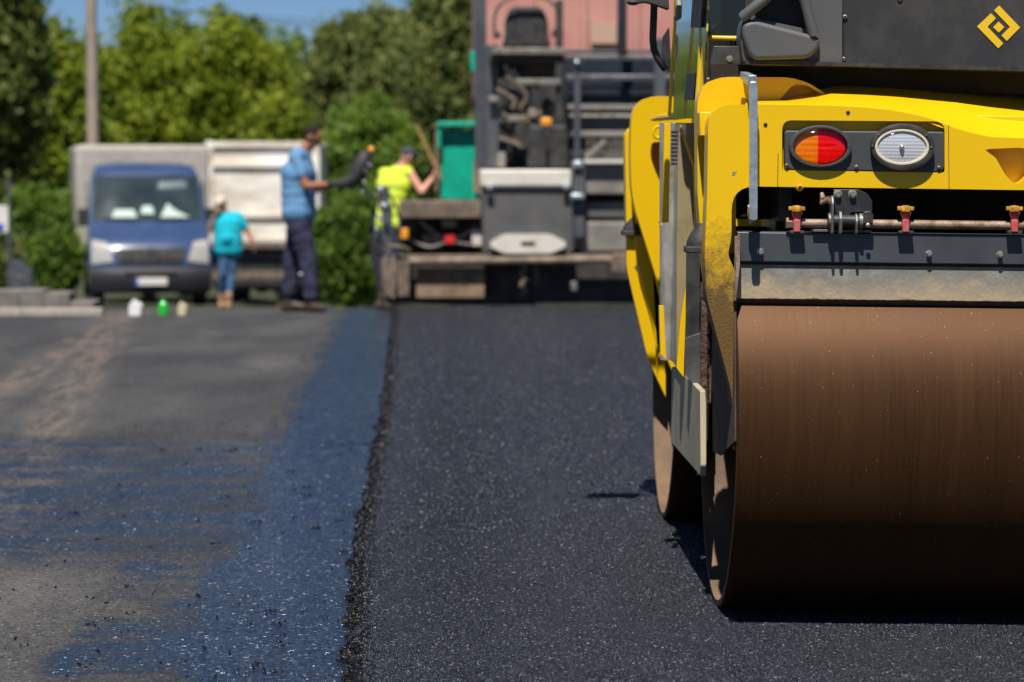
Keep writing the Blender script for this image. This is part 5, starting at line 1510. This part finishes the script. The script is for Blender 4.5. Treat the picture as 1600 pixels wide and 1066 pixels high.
def person(px, Y, scale_px, label, J, skin_m, shirt_m, trouser_m, shoe_m, face, extras):
    base = at_ground(px, Y)
    root = empty('person', base, label=label, cat='person')
    s = FPX / Y
    def T(q, dy=0.0):
        p = W(q[0], q[1], Y) - base; return V(p.x, dy if len(q) < 3 else q[2], p.z)
    g = {k: T(v) for k, v in J.items()}
    b = MB()
    torso(b, g['pelvis'], g['chest'], g['neck'], g['shL'], g['shR'])
    b.capsule((g['shL'] + g['shR']) / 2, g['neck'] + (g['head'] - g['neck']) * 0.3, 0.062, 0.052)
    f, sd_, u, rot = head(b, g['head'], face)
    for a in 'LR':
        b.capsule(g['sh' + a], g['el' + a], 0.052, 0.042); b.capsule(g['el' + a], g['wr' + a], 0.043, 0.028)
        b.capsule(g['hip' + a], g['kn' + a], 0.085, 0.058); b.capsule(g['kn' + a], g['an' + a], 0.056, 0.038)
        b.capsule(g['an' + a] + V(0, 0, -0.01), g['toe' + a].lerp(g['an' + a], 0.6) + V(0, 0, 0.01), 0.034, 0.024)
        hd_ = extras['hand' + a]
        hand(b, g['wr' + a], V(*hd_[0]), V(*hd_[1]), hd_[2], 1.0, hd_[3])
    body = bake(b, 'body', skin_m, root, 0.0085, 2)
    eyes(root, g['head'], f, sd_, u)
    sh = MB(); torso(sh, g['pelvis'] + V(0, 0, 0.03), g['chest'], g['neck'], g['shL'], g['shR'], extras.get('bulk', 0.026), extras.get('belly', 1.04))
    if extras.get('belly'): sh.ball((g['pelvis'] + g['chest']) / 2 + face * 0.05 + V(0, 0, 0.0), 0.155)
    if extras.get('sleeve', 0.62) > 0:
        for a in 'LR':
            t = extras.get('sleeve', 0.62); sh.capsule(g['sh' + a], g['sh' + a].lerp(g['el' + a], t), 0.068, 0.066)
    shirt = bake(sh, extras.get('top_name', 'shirt'), shirt_m, root, 0.012, 6, 0.010)
    tr = MB(); hx = (g['hipR'] - g['hipL']).normalized() * 0.07; tr.capsule(g['pelvis'] - hx, g['pelvis'] + hx, 0.122 + extras.get('bulk', 0.026) * 0.6 - 0.012)
    bag = extras.get('baggy', 0.02)
    for a in 'LR':
        tr.capsule(g['pelvis'], g['hip' + a], 0.125, 0.105); tr.capsule(g['hip' + a], g['kn' + a], 0.098 + bag, 0.068 + bag)
        tr.capsule(g['kn' + a], g['an' + a] + V(0, 0, 0.015), 0.066 + bag, 0.050 + bag)
    bake(tr, 'trousers', trouser_m, root, 0.012, 2, 0.03)
    for a in 'LR':
        so3 = MB(); d = (g['toe' + a] - g['an' + a]); d.z = 0; d.normalize()
        h_ = V(g['an' + a].x, g['an' + a].y, 0.035)
        so3.capsule(h_ - d * 0.05 + V(0,0,.01), h_ + d * 0.15 + V(0,0,.01), 0.052, 0.044); so3.capsule(h_ - d * 0.02, g['an' + a] + V(0, 0, 0.04), 0.055, 0.058); so3.capsule(h_ + V(0,0,.03), h_ + d * 0.08 + V(0,0,.02), 0.052, 0.046)
        bake(so3, 'shoe', shoe_m, root, 0.01, 2)
    return root, g, T, f, sd_, u, rot, body, shirt

# man in blue, profile to the right, head bowed over the console
Yb = 28.8
J = dict(pelvis=(467, 336), chest=(466, 272), neck=(474, 235), head=(487, 215), shL=(474, 245, 0.17), shR=(463, 245, -0.17),
         elL=(492, 296, 0.20), elR=(480, 291, -0.22), wrL=(530, 286, 0.10), wrR=(516, 288, -0.16),
         hipL=(470, 342, 0.09), hipR=(465, 342, -0.09), knL=(457, 402, 0.11), knR=(481, 402, -0.10), anL=(452, 460, 0.12), anR=(487, 461, -0.12),
         toeL=(466, 471, 0.10), toeR=(503, 471, -0.20))
face = V(0.80, -0.12, -0.58)
r1, g, T, f, sd_, u, rot, body, shirt = person(468, Yb, 0, 'man in a blue T-shirt and navy work trousers standing bowed over a black console', J, 'skin_tanned', 'shirt_blue', 'trousers_navy', 'leather', face,
    dict(handL=((1, 0, 0.25), (0, 0, -1), 0.55, 1), handR=((1, 0, 0.15), (0, 0, -1), 0.5, -1), sleeve=0.58, baggy=0.034, bulk=0.046))
hr = MB().ball(g['head'] + u * 0.034 - f * 0.018, (0.083, 0.094, 0.092), 18, 12, rot)
bake(hr, 'hair', 'hair', r1, 0.008, 1)
for a, p_ in (('L', (1, 0, 0.25)), ('R', (1, 0, 0.15))):
    gl_ = MB(); d = V(*p_).normalized()
    gl_.capsule(g['wr' + a] - d * 0.03, g['wr' + a] + d * 0.03, 0.036, 0.034)
    class _s: pass
    n_ = V(0, 0, -1)
    hand(gl_, g['wr' + a], d, n_, 0.55 if a == 'L' else 0.5, 1.18, 1 if a == 'L' else -1)
    bake(gl_, 'glove', 'glove_black', r1, 0.008, 2)
kn = MB().box(-0.02, 0.02, 0, 0.01, 0, 0.02)
bp_ = MB().capsule(T((470, 428, -0.155)), T((488, 428, -0.165)), 0.014); bp_.build('reflective_band', 'vest_band', r1)

# console in his hands, on an arm from the screed
co = empty('control_console', at_ground(560, 28.8), label='black screed control console with an orange knob in the hands of the man in blue', cat='control console')
def K(px, py, dy=0.0):
    p = W(px, py, 28.8 + dy) - co.location; return p
bd_ = MB().tube([K(526, 288), K(548, 286), K(560, 268), K(570, 246), K(574, 238)], [0.045, 0.075, 0.10, 0.085, 0.05], 12)
bd_.build('console_housing', 'black_rubber', co, smooth=50)
MB().ball(K(580, 234), 0.036).build('orange_knob', 'orange_lamp', co)
MB().tube([K(580, 238), K(576, 250)], 0.012, 8).build('knob_stem', 'zinc', co)
for q in ((577, 258), (571, 267), (569, 285), (566, 300)):
    MB().ball(K(*q, -0.06), 0.016, 10, 8).build('glint_bead', 'zinc', co)  # bright beads put where the black housing shows specular glints
MB().tube([K(560, 280), K(572, 300), K(590, 312)], 0.02, 8).build('console_arm', 'black_rubber', co)

# man in the teal shirt on the phone, by the van
Yt = 44.0
J = dict(pelvis=(357, 392), chest=(356, 350), neck=(350, 328), head=(346, 318), shL=(339, 338, 0.0), shR=(373, 338, 0.03),
         elL=(329, 359, -0.10), elR=(386, 362, 0.05), wrL=(337, 336, -0.14), wrR=(396, 379, -0.02),
         hipL=(350, 394, 0), hipR=(364, 394, 0.02), knL=(349, 428, -0.06), knR=(361, 430, 0.03), anL=(346, 463, 0.06), anR=(358, 464, -0.10),
         toeL=(346, 474, -0.10), toeR=(358, 474, -0.26))
face = V(-0.35, -0.90, -0.25)
r2, g, T, f, sd_, u, rot, body, shirt = person(354, Yt, 0, 'man in a bright teal T-shirt, jeans and cream cap holding a phone to his ear', J, 'skin_tanned', 'shirt_teal', 'jeans', 'sandal_tan', face,
    dict(handL=((0.3, -0.1, 1), (1, 0.2, 0), 0.6, 1), handR=((0.3, -0.1, -1), (-1, -0.2, 0), 0.35, -1), sleeve=0.66, belly=1.15, baggy=0.0))
ht = MB().ball(g['head'] + u * 0.045, (0.088, 0.104, 0.082), 18, 12, rot)
ht.ball(g['head'] + u * 0.045 + f * 0.085, (0.075, 0.075, 0.012), 16, 8, rot)
bake(ht, 'cap', 'hat_cream', r2, 0.009, 1)
ph = MB().obox(g['head'] + V(-0.085, -0.02, -0.01), (0.012, 0.07, 0.14), Matrix.Identity(3)).build('phone', 'black_rubber', r2, bevel=0.004)
ph.parent = None; ph.location = r2.location; tag(ph, 'dark phone held to the ear of the man in teal', 'phone')

# man in the yellow vest behind the walkway, leaning on a wooden handle
Yv = 32.2
J = dict(pelvis=(608, 352), chest=(616, 290), neck=(630, 258), head=(637, 246), shL=(598, 272, 0.12), shR=(640, 270, -0.10),
         elL=(596, 310, 0.15), elR=(659, 300, -0.18), wrL=(622, 322, 0.22), wrR=(676, 278, -0.10),
         hipL=(602, 356, 0.06), hipR=(614, 356, -0.06), knL=(600, 408, 0.08), knR=(616, 408, -0.08), anL=(598, 452, 0.08), anR=(612, 452, -0.10),
         toeL=(612, 459, 0.12), toeR=(628, 459, -0.04))
face = V(0.85, 0.45, -0.30)
r3, g, T, f, sd_, u, rot, body, shirt = person(608, Yv, 0, 'man in a yellow safety vest and dark cap leaning behind the paver walkway', J, 'skin_pink', 'vest_yellow', 'trousers_navy', 'leather', face,
    dict(handL=((1, 0.1, 0), (0, 0, -1), 0.6, 1), handR=((0.3, 0.1, 0.9), (1, 0.1, -0.2), 0.75, -1), sleeve=0.0, top_name='safety_vest', baggy=0.02))
cp = MB().ball(g['head'] + u * 0.040, (0.086, 0.102, 0.086), 18, 12, rot); cp.ball(g['head'] + u * 0.050 + f * 0.10, (0.065, 0.065, 0.012), 14, 8, rot)
bake(cp, 'cap', 'cap_dark', r3, 0.009, 1)
bn = MB()
for t_ in (0.12, 0.5):
    c_ = g['pelvis'].lerp(g['chest'], t_) + V(0, 0, 0.03)
    bn.lathe([(0.158, -0.025), (0.162, 0), (0.158, 0.025)], c_, g['chest'] - g['pelvis'], 24)
bn.build('reflective_band', 'vest_band', r3)
wh = empty('shovel', at_ground(668, Yv), label='wooden shovel handle raised in the hand of the man in the vest', cat='shovel')
def H(px, py, dy=-0.10): 
    p = W(px, py, Yv) - wh.location; p.y = dy; return p
MB().tube([H(650, 196), H(684, 268), H(716, 336)], 0.019, 10).build('shovel_handle', 'wood', wh)
MB().prism([(-0.12, 0), (0.12, 0), (0.13, -0.22), (0.0, -0.32), (-0.13, -0.22)], -0.006, 0.006).xf(lambda p: H(716, 336) + Vector((p.x, p.y, p.z))).build('shovel_blade', 'dull_steel', wh, bevel=0.003)

# ================================================================== TREES
def leaf_mat(name, c1, c2, c3):
    m, n, l, b = node_mat(name)
    geo = n.new('ShaderNodeNewGeometry'); tc = n.new('ShaderNodeTexCoord')
    no_ = N(n, 'ShaderNodeTexNoise', Scale=0.9, Detail=3.0); l.new(tc.outputs['Object'], no_.inputs['Vector'])
    a = n.new('ShaderNodeMath'); a.operation = 'MULTIPLY_ADD'; l.new(geo.outputs['Random Per Island'], a.inputs[0]); a.inputs[1].default_value = 0.55
    s2 = n.new('ShaderNodeMath'); s2.operation = 'MULTIPLY_ADD'; l.new(no_.outputs['Fac'], s2.inputs[0]); s2.inputs[1].default_value = 1.5; s2.inputs[2].default_value = -0.55
    l.new(s2.outputs[0], a.inputs[2])
    cr = n.new('ShaderNodeValToRGB'); e = cr.color_ramp.elements
    e[0].position = 0.1; e[0].color = (*c1, 1); e[1].position = 0.9; e[1].color = (*c3, 1)
    k = e.new(0.5); k.color = (*c2, 1)
    l.new(a.outputs[0], cr.inputs[0]); l.new(cr.outputs[0], b.inputs['Base Color'])
    b.inputs['Roughness'].default_value = 0.55; b.inputs['Specular IOR Level'].default_value = 0.3
    tr = n.new('ShaderNodeBsdfTranslucent'); l.new(cr.outputs[0], tr.inputs['Color'])
    mx = n.new('ShaderNodeMixShader'); mx.inputs[0].default_value = 0.5
    out = [x for x in n if x.type == 'OUTPUT_MATERIAL'][0]
    l.new(b.outputs[0], mx.inputs[1]); l.new(tr.outputs[0], mx.inputs[2]); l.new(mx.outputs[0], out.inputs['Surface'])
leaf_mat('leaf_lime', (0.11, 0.18, 0.016), (0.24, 0.31, 0.024), (0.38, 0.42, 0.04))
leaf_mat('leaf_green', (0.09, 0.16, 0.026), (0.17, 0.27, 0.036), (0.26, 0.36, 0.05))
leaf_mat('leaf_dark', (0.075, 0.115, 0.028), (0.14, 0.19, 0.04), (0.24, 0.28, 0.065))
leaf_mat('leaf_olive', (0.10, 0.155, 0.045), (0.19, 0.235, 0.065), (0.32, 0.33, 0.10))
mat('bark', (0.09, 0.07, 0.05), 0.9, c2=(0.05, 0.038, 0.028), scale=8, bump=0.6, bscale=30)

def foliage(name, m, parent, centre, rad, n_leaf, leaf, n_clump, seed, low=0.0):
    g_ = np.random.default_rng(seed)
    # clump centres through the crown's volume, denser towards its outside
    d = g_.normal(size=(n_clump, 3)); d /= np.linalg.norm(d, axis=1, keepdims=True)
    rr = g_.uniform(0.35, 1.0, (n_clump, 1)) ** 0.6
    cc = d * rr * np.array(rad)
    cs_ = g_.uniform(0.12, 0.34, (n_clump,)) * min(rad[0], rad[2])
    idx = g_.integers(0, n_clump, n_leaf)
    q = g_.normal(size=(n_leaf, 3)); q /= np.linalg.norm(q, axis=1, keepdims=True)
    pos = cc[idx] + g_.normal(size=(n_leaf, 3)) * (cs_[idx] * 0.62)[:, None] * np.array([1, 1, 0.85])
    pos[:, 2] = np.maximum(pos[:, 2], -rad[2] + low)
    pos += np.array(centre)
    a = g_.normal(size=(n_leaf, 3)) + q * 0.6; a /= np.linalg.norm(a, axis=1, keepdims=True)
    b2 = np.cross(a, g_.normal(size=(n_leaf, 3))); b2 /= np.linalg.norm(b2, axis=1, keepdims=True)
    c2 = np.cross(a, b2)
    L_ = leaf * g_.uniform(0.6, 1.3, (n_leaf, 1))
    v = np.stack([pos - b2 * L_, pos - c2 * L_ * 0.5, pos + b2 * L_, pos + c2 * L_ * 0.5], 1).reshape(-1, 3)
    me = bpy.data.meshes.new(name)
    me.vertices.add(len(v)); me.vertices.foreach_set('co', v.astype('f').ravel())
    me.loops.add(len(v)); me.loops.foreach_set('vertex_index', np.arange(len(v), dtype='i'))
    me.polygons.add(n_leaf); me.polygons.foreach_set('loop_start', np.arange(0, len(v), 4, dtype='i'))
    me.polygons.foreach_set('loop_total', np.full(n_leaf, 4, dtype='i'))
    me.update(calc_edges=True); me.materials.append(M[m])
    o = bpy.data.objects.new(name, me); col.objects.link(o); o.parent = parent
    return o
def tree(px, Y, wpx, top, m, label, n_leaf=9000, leaf=0.13, group=None, bottom=None, name='tree', seed=1, trunk=True, clumps=60, px_abs=None):
    n_leaf = int(n_leaf * 2.4); leaf *= 1.0; clumps = int(clumps * 2.6)
    k = FPX / Y; base = at_ground(px, Y) - Vector((0, 0, 0.05))
    o = empty(name, base, label=label, cat='tree' if name == 'tree' else 'bush', group=group)
    zt2 = W(px, top, Y).z - base.z
    zb2_ = 0.15 if bottom is None else max(0.1, W(px, bottom, Y).z - base.z)
    rx = wpx / 2 / k
    rz = (zt2 - zb2_) / 2
    cz = (zt2 + zb2_) / 2
    foliage('crown', m, o, (0, 0, cz), (rx, min(rx, rz) * 0.9, rz), n_leaf, leaf, clumps, seed)
    random.seed(seed)
    t = MB()
    r0 = 0.05 + 0.02 * zt2
    t.tube([(0, 0, -0.1), (0.05, 0, zb2_ + rz * 0.4), (0.0, 0.05, cz), (0.1, 0, cz + rz * 0.6)], [r0, r0 * 0.8, r0 * 0.55, r0 * 0.15], 10)
    for i in range(7):
        a = i * 2.4; zz = zb2_ + rz * (0.25 + 0.14 * i)
        t.tube([(0.03, 0, zz), (rx * 0.35 * math.cos(a), rx * 0.3 * math.sin(a), zz + rz * 0.2), (rx * 0.75 * math.cos(a), rx * 0.6 * math.sin(a), zz + rz * 0.45)], [r0 * 0.45, r0 * 0.3, r0 * 0.08], 7)
    t.build('trunk' if name == 'tree' else 'stem', 'bark', o)
    return o
G = 'trees beyond the parked vehicles'
tree(-6, 58, 150, -110, 'leaf_dark', 'very dark tall tree at the left edge rising out of the frame', 16000, 0.12, G, seed=2, clumps=90, bottom=330)
tree(95, 66, 170, 40, 'leaf_lime', 'low mid green tree just left of the tall pole', 9000, 0.12, G, seed=3, bottom=400)
tree(232, 74, 250, 30, 'leaf_lime', 'yellow-green tree behind the beige van box, right of the tall pole', 20000, 0.13, G, seed=4, clumps=110, bottom=420)
tree(372, 72, 180, 12, 'leaf_lime', 'loose yellow-green tree with thin upright top behind the white tipper', 11000, 0.12, G, seed=5, clumps=80, bottom=400)
tree(440, 70, 130, 150, 'leaf_lime', 'short yellow-green tree directly behind the man in blue', 8000, 0.12, G, seed=6, bottom=420)
tree(478, 86, 190, 56, 'leaf_green', 'far green tree in the dip of the skyline above the man in blue', 9000, 0.15, G, seed=7, bottom=420)
tree(560, 78, 200, 14, 'leaf_olive', 'dark green tree right of the gap of sky', 16000, 0.14, G, seed=8, clumps=90, bottom=420)
tree(640, 74, 170, 4, 'leaf_olive', 'olive tree between the dark tree and the green hopper wing', 15000, 0.13, G, seed=9, clumps=90, bottom=420)
tree(715, 68, 170, -70, 'leaf_olive', 'tallest olive tree directly left of the paver', 17000, 0.12, G, seed=10, clumps=100, bottom=430)
tree(585, 62, 150, 150, 'leaf_green', 'green tree behind the man in the yellow vest', 12000, 0.11, G, seed=11, bottom=440)
tree(820, 92, 240, -90, 'leaf_green', 'green tree mostly hidden behind the red tipper', 10000, 0.16, G, seed=12, bottom=430)
tree(1010, 94, 260, -100, 'leaf_dark', 'dark tree hidden behind the red tipper and the roller', 8000, 0.17, G, seed=13, bottom=430)
tree(-150, 75, 240, -60, 'leaf_green', 'green tree outside the left edge of the road', 8000, 0.15, G, seed=14, bottom=430)
B = 'bushes along the road'
tree(60, 50, 110, 285, 'leaf_green', 'round mid green bush left of the van', 9000, 0.07, B, name='bush', seed=21, bottom=470)
tree(90, 48, 70, 350, 'leaf_green', 'small bright bush squeezed against the left side of the van', 5000, 0.06, B, name='bush', seed=22, bottom=472)
tree(6, 47, 60, 366, 'leaf_olive', 'yellowish bush under the white sign', 4000, 0.06, B, name='bush', seed=23, bottom=472)
tree(545, 46, 110, 300, 'leaf_green', 'bright green bush between the man in blue and the paver', 12000, 0.065, B, name='bush', seed=24, bottom=478, clumps=70)
tree(600, 50, 100, 270, 'leaf_green', 'green bush behind the paver end plate', 9000, 0.07, B, name='bush', seed=25, bottom=478)
tree(470, 64, 150, 235, 'leaf_lime', 'yellow-green bush behind the right side of the white tipper', 9000, 0.09, B, name='bush', seed=26, bottom=470)
# added rear trees, then the distant wood that closes the view between the trunks
wb2 = foliage('wood', 'leaf_green', None, (0, -48, 4.5), (45, 5, 6.5), 30000, 0.45, 400, 33)  # unseen trees added behind the camera to hold back low sky light
tag(wb2, 'unseen row of trees added behind the photographer to block low sky light', 'wood', kind='stuff')
wd = foliage('distant_wood', 'leaf_green', None, (-2, 104, 1.2), (34, 5, 4.1), 60000, 0.22, 420, 31)
tag(wd, 'dark mass of the distant wood behind the trees', 'wood', kind='stuff')
